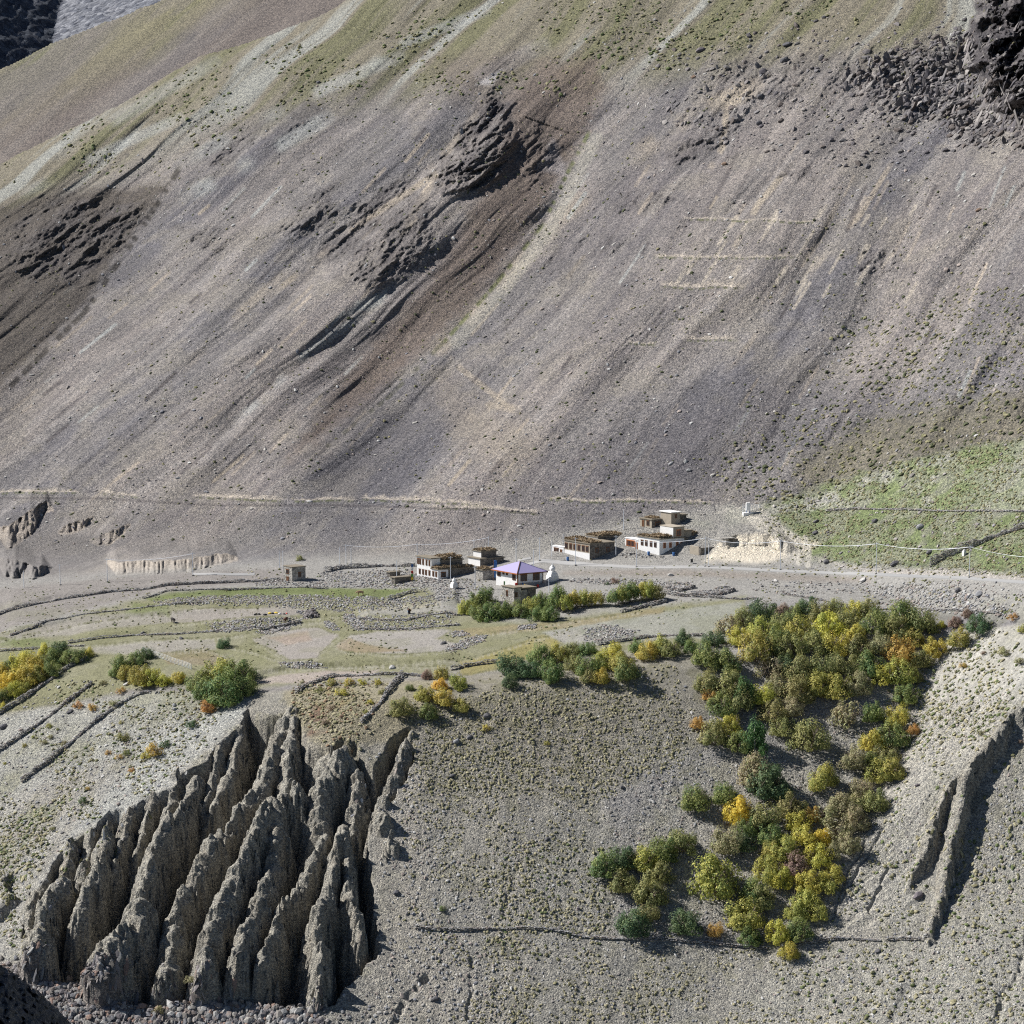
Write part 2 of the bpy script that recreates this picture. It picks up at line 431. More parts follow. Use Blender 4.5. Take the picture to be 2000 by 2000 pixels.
# the last rows before the skyline roll over
roll = np.clip(1 - (PY - sk) / 60, 0, 1) * (PX < 980) * (PY > sk)
DY += 12 * roll ** 2
X = RX * (Yb + DY); Y = Yb + DY; Z = RZ * (Yb + DY) + DZ
# beyond the skyline: clamp to the ridge point and sink
ii = np.clip(np.searchsorted(rows, sk[0]), 1, NY - 1)
for j in range(NX):
    if cols[j] < 1000:
        i = ii[j]
        if i > 0:
            n = i
            back = np.arange(n, 0, -1) * 2.2
            X[:n, j] = X[i, j] + RX[i, j] * back; Y[:n, j] = Y[i, j] + back; Z[:n, j] = Z[i, j] - back * .75
print('skyline', time.time() - T0)
# ------------------------------------------------------------------ ground colours (albedo of the soil itself)
COL = np.zeros((NY, NX, 3), np.float32)
COL[:] = (.215, .200, .195)
def mixc(m, c, s=None):
    c = np.array(c, np.float32)
    t = COL if s is None else COL[s]
    t += (c - t) * np.clip(m, 0, 1)[..., None]
# big slope
COL[:] = (.225, .212, .205)
n1 = fbm(ang_c * .045 + .3 * broad, ang_l * .008, 4, 501); n2 = fbm(ang_c * .30, ang_l * .02, 3, 511); n3 = fbm(BX * .02, BY * .02, 4, 521)
mixc(sstep(-.1, .35, n1), (.262, .240, .225))
mixc(sstep(.05, .45, -n1), (.185, .178, .185))
mixc(sstep(.0, .4, n3) * .6, (.225, .205, .20))
mixc(.5 * sstep(.1, .5, n2), (.32, .30, .285))
n4 = fbm(ang_c * .9, ang_l * .04, 3, 517)
mixc(.2 * sstep(.1, .45, n4), (.33, .315, .30)); mixc(.2 * sstep(.1, .45, -n4), (.15, .145, .148))
n5 = fbm(BX * .09, BY * .09, 5, 519)
mixc(.45 * sstep(.05, .4, n5), (.265, .245, .215)); mixc(.4 * sstep(.05, .4, -n5), (.165, .158, .155))
mixc(.35 * sstep(.1, .5, -n2), (.15, .142, .15))
upper = sstep(60, -60, PY - np.interp(PX, [-600, 0, 400, 700, 1000, 1150, 1400, 1750, 2600], [420, 430, 250, 190, 150, 160, 120, 100, 60]))
up_st = fbm(ang_c * .10 + .4 * n3, ang_l * .008, 4, 531)
mixc(upper * .75, (.235, .215, .165))
mixc(upper * .8 * sstep(.0, .35, up_st), (.19, .188, .125))
mixc(upper * .8 * sstep(.12, .4, -up_st), (.33, .335, .31))
def paint(pts, c, k=1.0, soft=8, warp=10, seed=9, nf=0):
    s, m, _ = polymask(pts, soft, warp, .05, seed)
    if nf:
        m = m * sstep(-.3, .3, fbm(BX[s] * nf, BY[s] * nf, 3, seed + 4))
    mixc(m * k, c, s)
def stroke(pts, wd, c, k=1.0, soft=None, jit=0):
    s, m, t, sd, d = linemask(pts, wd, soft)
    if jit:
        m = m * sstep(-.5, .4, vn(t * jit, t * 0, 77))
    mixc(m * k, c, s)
WHITE = (.36, .37, .355); TAN = (.36, .315, .255); DARK = (.12, .11, .11); GREEN = (.12, .15, .05); KHAKI = (.215, .20, .105)
for pts, wd, c, k in [
    ([(640, 230), (560, 275), (440, 345), (330, 400)], 7, WHITE, .55), ([(780, 110), (640, 170), (480, 250), (300, 350)], 6, WHITE, .5),
    ([(350, 230), (200, 300), (0, 400)], 5, WHITE, .5), ([(420, 120), (250, 220), (60, 330)], 6, WHITE, .35), ([(950, 20), (800, 80), (700, 140)], 5, WHITE, .5),
    ([(1060, 90), (940, 150), (900, 190)], 8, (.34, .32, .32), .5), ([(700, 620), (600, 690), (520, 770), (440, 840)], 4, WHITE, .55),
    ([(850, 340), (700, 440), (600, 520), (500, 600)], 3, TAN, .7), ([(960, 190), (870, 300), (830, 340)], 4, TAN, .4), ([(560, 530), (480, 600), (330, 750)], 4, TAN, .35),
    ([(1480, 165), (1400, 200), (1300, 260), (1200, 330), (1080, 440), (960, 580), (860, 680)], 8, TAN, .45), ([(1470, 170), (1420, 195)], 9, (.42, .37, .30), .6),
    ([(1420, 210), (1410, 290), (1380, 340)], 3, TAN, .7), ([(1530, 340), (1480, 400), (1420, 510)], 3, (.42, .37, .30), .7), ([(1740, 320), (1680, 420), (1560, 560)], 2.5, TAN, .6),
    ([(1440, 300), (1380, 420), (1330, 500)], 2, DARK, .5), ([(1500, 260), (1440, 380), (1310, 520)], 2, DARK, .35), ([(1640, 390), (1600, 470), (1500, 620), (1400, 760)], 2.5, TAN, .4),
    ([(1000, 800), (900, 720), (870, 690)], 3, TAN, .5), ([(1010, 800), (960, 790), (900, 830)], 4, TAN, .5),
    ([(850, 345), (800, 430), (760, 540)], 4, TAN, .4), ([(780, 130), (690, 190), (600, 230)], 4, DARK, .25)]:
    stroke(pts, wd, c, k, wd * 2, 3)
rng = np.random.RandomState(7)
for i in range(150):        # short pale slide scars all over the slope
    x = rng.uniform(0, 2000); y = rng.uniform(250, 930)
    L = rng.uniform(20, 90); a = (.62 + .00028 * x + rng.uniform(-.04, .04))
    if y < 330 and x < 700: continue
    c = [TAN, WHITE, (.40, .35, .29), DARK, DARK][rng.randint(5)]
    stroke([(x, y), (x - L * math.cos(a) * .5, y + L * math.sin(a) * .5), (x - L * math.cos(a), y + L * math.sin(a))], rng.uniform(.8, 2.2), c, rng.uniform(.3, .75), 3)
for i in range(26):
    x = rng.uniform(1350, 1800); y = rng.uniform(400, 560); L = rng.uniform(20, 70)
    stroke([(x, y), (x - L * .5, y + L * .8)], rng.uniform(1, 2.5), (.42, .38, .32), .6, 3)
# flanks left of the two big gullies: redder scree, darkened to paint in their shade
paint([(1170, 110), (1180, 190), (1130, 280), (1090, 350), (1030, 450), (950, 560), (850, 660), (700, 800), (560, 900), (700, 700), (830, 560), (900, 450), (960, 330), (1000, 200), (1060, 120)], (.185, .155, .135), .75, 20, 15, 19)
paint([(-100, 430), (100, 375), (330, 360), (260, 460), (160, 600), (0, 760), (-200, 900), (-200, 500)], (.135, .122, .11), .85, 14, 15, 29)
paint([(820, 110), (1100, 100), (1060, 200), (990, 240), (900, 200)], (.19, .165, .15), .5, 30, 20, 39)
paint([(1050, 330), (1110, 345), (1080, 270)], (.33, .31, .31), .6, 8, 8, 49)
paint([(930, 165), (980, 135), (960, 165)], (.5, .48, .47), .8, 5, 5, 59)
paint([(700, 590), (760, 565), (740, 600), (670, 615)], (.36, .37, .35), .7, 8, 8, 69)
# gully floor: green line and pale strip beside it
stroke([(1150, 260), (1110, 335), (1060, 440), (960, 565), (870, 665)], 1.5, (.13, .145, .075), .7, 5, 14)
stroke([(1165, 270), (1128, 340), (1080, 440), (985, 565), (890, 670)], 6, (.34, .33, .29), .5, 12)
stroke([(350, 330), (275, 450), (165, 610), (0, 775)], 3, (.07, .065, .06), .7, 5, 20)
stroke([(870, 665), (760, 775), (640, 870)], 2, (.11, .11, .08), .6, 4, 14)
# lower slope: dark blue-grey scree tongues
for pts in ([(1550, 720), (1750, 760), (1900, 860), (1600, 900), (1400, 930), (1150, 920), (1200, 800)], [(680, 800), (900, 760), (860, 900), (700, 980), (600, 980)],
            [(1100, 900), (1400, 860), (1400, 960), (1050, 980)]):
    paint(pts, (.14, .135, .142), .55, 60, 40, 79)
paint([(850, 720), (1060, 860), (1000, 940), (880, 860)], (.27, .24, .205), .5, 40, 20, 89)
paint([(1560, 900), (1700, 820), (2000, 760), (2600, 700), (2600, 860), (1990, 860), (1700, 930), (1560, 980)], (.19, .175, .13), .6, 30, 20, 99)
# rock colour
mixc(ROCKM * .85, (.125, .117, .118))
# weathering noise on the rock
mixc(ROCKM * .5 * sstep(.1, .5, fbm(BX * .5, BY * .3, 3, 541)), (.24, .225, .215))

mixc(CUTM * .55 * mm, (.36, .31, .26))
mixc(CUTM * .8 * (1 - mm), (.40, .35, .295))
for i, (x0, x1, y0, y1, h) in enumerate([(-60, 160, 960, 962, 8), (190, 280, 964, 970, 9), (370, 560, 970, 976, 10), (560, 700, 978, 976, 6), (700, 960, 974, 986, 10), (830, 1060, 990, 1000, 8),
                         (1285, 1460, 560, 562, 14), (1330, 1445, 662, 662, 12), (1270, 1560, 500, 503, 6), (1330, 1620, 428, 432, 4), (1060, 1400, 976, 982, 6), (1220, 1290, 668, 672, 5)]):
    s = win([(x0, y0), (x1, y1)], h * 2)
    x, y = PX[s], PY[s]
    yy = np.interp(x, [x0, x1], [y0, y1]) + 4 * fbm(x * .02, x * 0, 4, 740 + i); u = (yy - y) / h; v = 1 + .9 * fbm((x + y * .7) * .12, y * .01, 3, 700 + i)
    mk = sstep(0, .15, u) * sstep(v, v * .3, u) * sstep(x0, x0 + 20, x) * sstep(x1, x1 - 20, x)
    mixc(mk * .7, (.44, .395, .335), s)
    mixc(.8 * np.clip(1 - np.abs(y - yy - 2) / 3, 0, 1) * sstep(-.4, .2, vn(x * .3, x * 0, i)) * sstep(x0, x0 + 20, x) * sstep(x1, x1 - 20, x), (.12, .13, .07), s)
stroke([(0, 973), (200, 974), (400, 986), (700, 988), (960, 996), (1060, 1004)], 1.2, DARK, .5, 2)
# top left behind-gully dark
# left foot, eroded grey gullies
paint([(-100, 1060), (60, 1050), (210, 1040), (200, 1100), (100, 1140), (-100, 1150)], (.17, .16, .155), .6, 14, 10, 109)
# green fan
fan = inside(PX, PY, [(1480, 992), (1700, 925), (1860, 880), (2000, 862), (2700, 700), (2700, 1300), (2000, 1128), (1700, 1108), (1570, 1095), (1540, 1050)])
s_, fanm, _ = polymask([(1480, 992), (1700, 925), (1860, 880), (2000, 862), (2700, 700), (2700, 1300), (2000, 1128), (1700, 1108), (1570, 1095), (1540, 1050)], 14, 14, .04, 119)
mixc(fanm, (.235, .245, .175), s_)
fanm_full = np.zeros_like(Yb); fanm_full[s_] = fanm
g = sstep(-.15, .25, fbm(BX[s_] * .22, BY[s_] * .22, 5, 551))
mixc(fanm * g * .85, (.17, .21, .095), s_)
mixc(fanm * .5 * sstep(.1, .4, fbm(BX[s_] * .06 + BY[s_] * .05, BY[s_] * .03, 4, 561)), (.30, .295, .26), s_)
for pts in ([(1500, 1000), (1600, 975), (1700, 935), (1800, 905)], [(1560, 1000), (1700, 950), (1860, 890)], [(1820, 985), (1790, 960), (1830, 930)], [(1570, 985), (1680, 960)]):
    stroke(pts, 3, (.34, .33, .31), .6, 8, 6)
mmm = sstep(1090, 980, PY)[..., None] * (1 - fanm_full)[..., None]
mean_ = np.array((.225, .212, .205), np.float32)
COL[:] = COL * (1 - mmm) + mmm * np.clip((mean_ + 1.3 * (COL - mean_)) * np.array((.86, .855, .87), np.float32), .03, .6)
# valley floor
paint([(-300, 1150), (300, 1115), (560, 1090), (900, 1075), (1100, 1040), (1250, 1010), (1420, 985), (1500, 1000), (1580, 1090), (2000, 1130), (2600, 1200), (2600, 1260), (1880, 1200), (1450, 1175), (1000, 1300), (480, 1340), (300, 1330), (-300, 1560)], (.285, .275, .255), .9, 14, 10, 129)
vg = fbm(BX * .15, BY * .15, 4, 571)
paint([(-300, 1260), (0, 1240), (130, 1215), (280, 1170), (450, 1158), (840, 1150), (860, 1190), (1000, 1220), (1460, 1165), (1440, 1250), (1000, 1290), (880, 1315), (480, 1345), (300, 1340), (0, 1400), (-300, 1450)], (.205, .20, .115), .9, 8, 10, 139)
paint([(-200, 1160), (0, 1150), (300, 1125), (560, 1110), (560, 1140), (280, 1165), (130, 1205), (0, 1235), (-200, 1270)], (.235, .215, .20), .9, 8, 8, 149)
GR = (.145, .17, .07)
for pts, c, k in [
    ([(285, 1170), (450, 1157), (640, 1151), (820, 1150), (800, 1160), (700, 1178), (620, 1170), (430, 1171), (300, 1178)], GR, .95),
    ([(0, 1245), (130, 1250), (140, 1268), (0, 1262)], GR, .7), ([(260, 1180), (330, 1190), (330, 1205), (240, 1210)], GR, .6),
    ([(0, 1242), (150, 1210), (320, 1203), (340, 1218), (140, 1240), (20, 1248)], (.27, .25, .22), .85),
    ([(330, 1200), (480, 1190), (560, 1186), (608, 1195), (560, 1206), (400, 1218), (340, 1222)], (.28, .255, .23), .95),
    ([(180, 1265), (340, 1250), (420, 1250), (420, 1270), (270, 1280), (180, 1275)], (.29, .27, .245), .8),
    ([(495, 1247), (540, 1232), (620, 1224), (662, 1240), (640, 1262), (618, 1290), (565, 1294), (535, 1272), (500, 1256)], (.29, .265, .24), 1),
    ([(655, 1262), (685, 1240), (760, 1231), (880, 1230), (850, 1248), (905, 1258), (860, 1276), (760, 1282), (680, 1276)], (.30, .28, .255), 1),
    ([(655, 1262), (680, 1245), (720, 1262), (800, 1276), (700, 1280), (665, 1274)], (.24, .18, .09), .65),
    ([(520, 1245), (600, 1232), (610, 1250), (560, 1262)], (.31, .245, .195), .7),
    ([(498, 1328), (560, 1316), (640, 1311), (740, 1309), (722, 1323), (600, 1333), (505, 1334)], (.33, .285, .25), 1),
    ([(310, 1278), (400, 1269), (445, 1285), (420, 1299), (330, 1298)], (.22, .185, .12), .85),
    ([(700, 1198), (800, 1192), (900, 1178), (900, 1195), (780, 1206), (700, 1205)], (.29, .28, .26), .8),
    ([(690, 1196), (760, 1190), (860, 1182), (860, 1186), (740, 1196)], (.42, .385, .30), .8),
    ([(900, 1294), (1000, 1262), (1060, 1240), (1130, 1238), (1060, 1275), (980, 1305), (900, 1320)], (.26, .225, .09), .8),
    ([(1060, 1235), (1200, 1210), (1400, 1180), (1450, 1175), (1435, 1250), (1340, 1245), (1200, 1256), (1120, 1268)], (.27, .27, .235), .9),
    ([(1070, 1235), (1130, 1230), (1160, 1255), (1110, 1262)], (.33, .31, .29), .6),
    ([(880, 1230), (1100, 1215), (1300, 1185), (1300, 1196), (1100, 1228), (900, 1245)], (.25, .205, .12), .7)]:
    paint(pts, c, k, 3, 5, 159, 0)
mixc(.2 * sstep(.0, .4, vg) * sstep(1150, 1180, PY) * sstep(1345, 1320, PY), (.17, .175, .08))
mixc(.15 * sstep(.0, .4, -vg) * sstep(1150, 1180, PY) * sstep(1345, 1320, PY), (.33, .31, .28))
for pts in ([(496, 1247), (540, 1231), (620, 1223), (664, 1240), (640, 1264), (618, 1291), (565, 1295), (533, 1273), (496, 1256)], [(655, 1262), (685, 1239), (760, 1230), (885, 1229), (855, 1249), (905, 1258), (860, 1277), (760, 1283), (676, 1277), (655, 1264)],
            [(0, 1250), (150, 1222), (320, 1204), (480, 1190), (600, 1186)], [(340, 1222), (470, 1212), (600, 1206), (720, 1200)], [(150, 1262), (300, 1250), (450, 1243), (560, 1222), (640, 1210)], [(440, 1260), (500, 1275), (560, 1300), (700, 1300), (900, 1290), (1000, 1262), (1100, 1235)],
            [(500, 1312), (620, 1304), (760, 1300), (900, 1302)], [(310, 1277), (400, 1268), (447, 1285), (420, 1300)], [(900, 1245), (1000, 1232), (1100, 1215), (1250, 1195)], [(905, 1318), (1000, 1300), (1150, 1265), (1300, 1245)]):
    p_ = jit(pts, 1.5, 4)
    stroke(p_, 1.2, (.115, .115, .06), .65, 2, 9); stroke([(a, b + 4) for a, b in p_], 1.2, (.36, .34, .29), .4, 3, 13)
# village ground, white sandy cut
paint([(1375, 1095), (1400, 1070), (1440, 1052), (1520, 1045), (1600, 1060), (1570, 1082), (1500, 1098)], (.62, .56, .46), 1.0, 8, 10, 169)
paint([(1400, 1000), (1480, 985), (1560, 1050), (1570, 1095), (1540, 1100), (1500, 1040)], (.42, .395, .35), .9, 8, 12, 179)
paint([(1330, 1015), (1440, 985), (1500, 1010), (1440, 1030), (1360, 1040)], (.30, .30, .26), .6, 10, 10, 189, .3)
paint([(1570, 1085), (1700, 1112), (1900, 1112), (2000, 1125), (2000, 1135), (1700, 1122)], (.40, .37, .34), .7, 5, 5, 199)
paint([(1100, 1115), (1300, 1112), (1500, 1120), (1700, 1130), (1700, 1140), (1400, 1128), (1100, 1122)], (.235, .20, .17), .6, 6, 6, 209)
# front slope
cs = sstep(0, 1, (PY - np.interp(PX, [-600, 0, 300, 480, 760, 880, 1000, 1200, 1450, 1850, 2600], [1300, 1390, 1345, 1350, 1325, 1320, 1305, 1270, 1250, 1230, 1150])) / 10)
fcol = np.zeros_like(COL); fcol[:] = (.345, .330, .295)
keep = COL.copy()
COL[:] = fcol
f1 = fbm(BX * .10, BY * .03, 4, 601); f2 = fbm(BX * .35, BY * .35, 4, 611)
mixc(sstep(.0, .4, f1) * .6, (.40, .375, .33)); mixc(sstep(.0, .4, -f1) * .5, (.30, .295, .27))
mixc(sstep(.05, .4, f2) * .5, (.27, .26, .20))
topc = sstep(1700, 1350, PY + .35 * np.abs(PX - 1050))
mixc(topc * .8, (.245, .225, .18))
mixc(topc * .5 * sstep(.0, .4, f2), (.20, .19, .12))
paint([(1180, 1560), (1330, 1480), (1480, 1480), (1700, 1390), (1780, 1290), (1850, 1220), (1700, 1180), (1400, 1250), (1380, 1450), (1200, 1650), (1200, 1830), (1560, 1850), (1600, 1800), (1300, 1800)], (.31, .30, .295), .8, 20, 20, 219)
paint([(550, 1330), (760, 1320), (860, 1330), (800, 1450), (620, 1460), (560, 1400)], (.30, .27, .19), .8, 10, 10, 229)
paint([(570, 1340), (730, 1325), (700, 1390), (640, 1400), (590, 1370)], (.27, .22, .10), .6, 10, 10, 239, .3)
paint([(610, 1380), (650, 1370), (640, 1430), (600, 1440)], (.14, .06, .05), .6, 8, 8, 249, .5)
paint([(0, 1560), (470, 1400), (500, 1350), (330, 1345), (0, 1400), (-300, 1500), (-300, 1700)], (.37, .37, .34), .8, 10, 10, 259)
paint([(300, 1440), (480, 1360), (470, 1410), (330, 1530), (240, 1590), (120, 1640), (200, 1560)], (.46, .47, .45), .6, 12, 10, 269)
paint([(100, 1420), (330, 1330), (480, 1335), (460, 1380), (250, 1430), (100, 1520), (0, 1560), (0, 1470)], (.27, .265, .185), .6, 15, 12, 279, .12)
paint([(0, 1720), (130, 1560), (60, 1560), (0, 1590)], (.28, .29, .19), .55, 10, 10, 289, .2)
lm = sstep(1340, 1400, PY) * sstep(500, 300, PX)
rc = BX * .565 - BY * .825; rl = BX * .825 + BY * .565
mixc(.5 * lm * sstep(.05, .35, fbm((BX * .8 - BY * .3) * .3, (BX * .3 + BY * .8) * .04, 4, 621)), (.42, .415, .39))
mixc(.4 * RSM, (.46, .445, .40))
mixc(.5 * RSM * sstep(.0, .4, fbm(rc * .5, rl * .04, 4, 631)), (.50, .48, .43))
paint([(1550, 1850), (1900, 1830), (2000, 1500), (2600, 1500), (2600, 2300), (1300, 2300), (1450, 1950)], (.39, .38, .34), .6, 30, 20, 299)
paint([(700, 1500), (830, 1500), (800, 1700), (860, 1830), (1000, 2000), (700, 2000), (740, 1800)], (.40, .375, .33), .6, 25, 20, 309)
stroke([(985, 1620), (1020, 1700), (985, 1790), (980, 1830)], 3, (.46, .43, .38), .6, 8)
stroke([(1000, 1870), (980, 1930), (960, 1990)], 3, (.46, .43, .38), .5, 8)
stroke([(1040, 1540), (1100, 1570), (1160, 1590)], 1.2, (.46, .43, .38), .6, 2)
stroke([(1600, 1890), (1800, 1900), (2000, 1970)], 1.5, (.46, .43, .38), .4, 2)
stroke([(1770, 1925), (1755, 1960), (1730, 2010)], 6, (.2, .2, .195), .6, 6)
mixc(BADM * .95, (.34, .325, .285))
mixc(BADM * .4 * sstep(0, .4, fbm(BX * .5, BY * .5, 3, 641)), (.28, .25, .205))
paint([(0, 1870), (60, 1900), (130, 1920), (250, 1950), (360, 1970), (380, 2100), (-100, 2100), (-100, 1850)], (.25, .225, .21), .9, 6, 6, 319)
COL *= np.float32(.91)
COL[:] = keep + (COL - keep) * cs[..., None]
for pts in ([(1470, 1012), (1500, 1030), (1545, 1045), (1560, 1075)], [(1460, 1005), (1480, 1035), (1520, 1050)], [(1555, 1050), (1562, 1075), (1560, 1100)], [(1572, 1050), (1580, 1080), (1578, 1105)]):
    stroke(pts, 3, (.50, .47, .41), .8, 4)
# fine grain in the soil
gr = fbm(BX * 1.5, BY * 1.5, 2, 651)
COL *= (1 + .16 * gr)[..., None]
GRAIN = 1 - .75 * sstep(1060, 1110, PY) * sstep(1400, 1330, PY) * (1 - fanm_full)
print('colour', time.time() - T0)

# ------------------------------------------------------------------ materials
def mat(name, color=(.5, .5, .5), rough=.9, spec=.2):
    m = bpy.data.materials.new(name); m.use_nodes = True
    b = m.node_tree.nodes['Principled BSDF']
    b.inputs['Base Color'].default_value = (*color, 1); b.inputs['Roughness'].default_value = rough
    b.inputs['Specular IOR Level'].default_value = spec
    return m, m.node_tree, b
def noise_node(nt, scale, detail=4, rough=.6, vec=None, kind='ShaderNodeTexNoise'):
    n = nt.nodes.new(kind); n.inputs['Scale'].default_value = scale
    if kind == 'ShaderNodeTexNoise':
        n.inputs['Detail'].default_value = detail; n.inputs['Roughness'].default_value = rough
    if vec is not None:
        nt.links.new(vec, n.inputs['Vector'])
    return n
def ramp(nt, fac, a, b, ca, cb):
    r = nt.nodes.new('ShaderNodeValToRGB'); e = r.color_ramp.elements
    e[0].position = a; e[1].position = b; e[0].color = (*ca, 1); e[1].color = (*cb, 1)
    nt.links.new(fac, r.inputs[0]); return r
def mulc(nt, a, b, fac=1.0, mode='MULTIPLY'):
    m = nt.nodes.new('ShaderNodeMix'); m.data_type = 'RGBA'; m.blend_type = mode
    m.inputs[0].default_value = fac
    nt.links.new(a, m.inputs[6]); nt.links.new(b, m.inputs[7]); return m.outputs[2]
def bump(nt, b, hs, strength, dist):
    bm_ = nt.nodes.new('ShaderNodeBump'); bm_.inputs['Strength'].default_value = strength; bm_.inputs['Distance'].default_value = dist
    nt.links.new(hs, bm_.inputs['Height'])
    nt.links.new(bm_.outputs[0], b.inputs['Normal']); return bm_
def ground_mat(name, stone, amp, dist, tint=.5):
    m, nt, b = mat(name, rough=.95, spec=.1)
    at = nt.nodes.new('ShaderNodeAttribute'); at.attribute_name = 'soil'
    geo = nt.nodes.new('ShaderNodeNewGeometry')
    pos = geo.outputs['Position']
    n1 = noise_node(nt, stone * .7, 7, .8, pos)
    r1 = ramp(nt, n1.outputs[0], .34, .66, (1 - tint,) * 3, (1 + tint,) * 3)
    c = mulc(nt, at.outputs[0], r1.outputs[0])
    v = noise_node(nt, stone * 1.1, vec=pos, kind='ShaderNodeTexVoronoi')
    sep = nt.nodes.new('ShaderNodeSeparateColor'); nt.links.new(v.outputs['Color'], sep.inputs[0])
    r2 = ramp(nt, sep.outputs[0], .0, 1.0, (.55, .56, .60), (1.5, 1.46, 1.38))
    r2.color_ramp.elements.new(.5).color = (.98, .97, .95, 1)
    c2_ = mulc(nt, c, r2.outputs[0])
    mg = nt.nodes.new('ShaderNodeMix'); mg.data_type = 'RGBA'; nt.links.new(at.outputs['Alpha'], mg.inputs[0]); nt.links.new(c, mg.inputs[6]); nt.links.new(c2_, mg.inputs[7])
    nt.links.new(mg.outputs[2], b.inputs['Base Color'])
    # stones: domes of random height over a rough ground
    mu = nt.nodes.new('ShaderNodeMath'); mu.operation = 'MULTIPLY'; nt.links.new(v.outputs['Distance'], mu.inputs[0]); nt.links.new(sep.outputs[1], mu.inputs[1])
    mu2 = nt.nodes.new('ShaderNodeMath'); mu2.operation = 'MULTIPLY'; mu2.inputs[1].default_value = -1.0; nt.links.new(mu.outputs[0], mu2.inputs[0])
    ad = nt.nodes.new('ShaderNodeMath'); ad.operation = 'MULTIPLY_ADD'; ad.inputs[1].default_value = .9
    nt.links.new(n1.outputs[0], ad.inputs[0]); nt.links.new(mu2.outputs[0], ad.inputs[2])
    ag = nt.nodes.new('ShaderNodeMath'); ag.operation = 'MULTIPLY'; nt.links.new(ad.outputs[0], ag.inputs[0]); nt.links.new(at.outputs['Alpha'], ag.inputs[1])
    bump(nt, b, ag.outputs[0], amp, dist)
    return m
M_slope = ground_mat('mountain_scree', 2.2, .85, .4, .28)
M_valley = ground_mat('valley_soil', 2.6, .8, .18, .22)
M_front = ground_mat('bank_gravel', 3.2, 1.0, .32, .32)

def lattice_mesh(name, i0, i1, material, kind='structure', label=None, cat=None):
    x, y, z = X[i0:i1], Y[i0:i1], Z[i0:i1]
    n, m_ = x.shape
    co = np.stack([x, y, z], -1).reshape(-1, 3).astype(np.float32)
    idx = np.arange(n * m_).reshape(n, m_)
    q = np.stack([idx[1:, :-1], idx[1:, 1:], idx[:-1, 1:], idx[:-1, :-1]], -1).reshape(-1, 4)
    me = bpy.data.meshes.new(name)
    me.vertices.add(len(co)); me.vertices.foreach_set('co', co.ravel())
    me.loops.add(q.size); me.loops.foreach_set('vertex_index', q.ravel().astype(np.int32))
    me.polygons.add(len(q)); me.polygons.foreach_set('loop_start', np.arange(0, q.size, 4, dtype=np.int32))
    me.polygons.foreach_set('use_smooth', np.ones(len(q), bool))
    me.update(calc_edges=True)
    a = me.color_attributes.new('soil', 'FLOAT_COLOR', 'POINT')
    c = np.ones((len(co), 4), np.float32); c[:, :3] = COL[i0:i1].reshape(-1, 3); c[:, 3] = GRAIN[i0:i1].ravel()
    a.data.foreach_set('color', c.ravel())
    me.materials.append(material)
    o = bpy.data.objects.new(name, me); C.objects.link(o)
    o['kind'] = kind
    return o
iM = int(np.searchsorted(rows, 1000)); iV = int(np.searchsorted(rows, 1345))
lattice_mesh('mountain_slope', 0, iM + 1, M_slope)
lattice_mesh('valley_floor', iM, iV + 1, M_front)
lattice_mesh('ravine_bank', iV, NY, M_front)
print('terrain', NX * NY, time.time() - T0)
PADS = [(1011, 1149, 43, 50), (856, 1132, 44, 72), (938, 1106, 24, 47), (943, 1134, 15, 22), (571, 1141, 19, 26), (1101, 1085, 23, 8), (1152, 1094, 49, 50), (1288, 1085, 66, 92), (1273, 1037, 22, 32), (1311, 1032, 20, 30), (1079, 1133, 14, 14)]
_A, _B = R(22), R(42)
for px, py, wl, wr in PADS:
    i = int(np.searchsorted(rows, py)); j = int(np.searchsorted(cols, px))
    P0 = (float(X[i, j]), float(Y[i, j]), float(Z[i, j])); k = P0[1] / FOC
    s = (slice(max(i - 90, 0), i + 60), slice(max(j - 90, 0), j + 110))
    dx = X[s] - P0[0]; dy = Y[s] - P0[1]
    dt = math.cos(_A) * math.sin(_B) + math.cos(_B) * math.sin(_A)
    u = (dx * math.sin(_B) + dy * math.cos(_B)) / dt; v = (dy * math.cos(_A) - dx * math.sin(_A)) / dt
    WR_, WL_ = wr * k / math.cos(_A), wl * k / math.cos(_B)
    ou = np.maximum(np.maximum(-1.0 - u, u - WR_), 0); ov = np.maximum(np.maximum(-.3 - v, v - WL_ - .5), 0)
    m = 1 - sstep(0, 3.5, np.hypot(ou, ov))
    lim = py - 34 - np.maximum(px - PX[s], 0) * .85
    m = m * sstep(lim - 5, lim + 5, PY[s]) * sstep(py + 26, py + 8, PY[s])
    Z[s] += m * (P0[2] - Z[s])
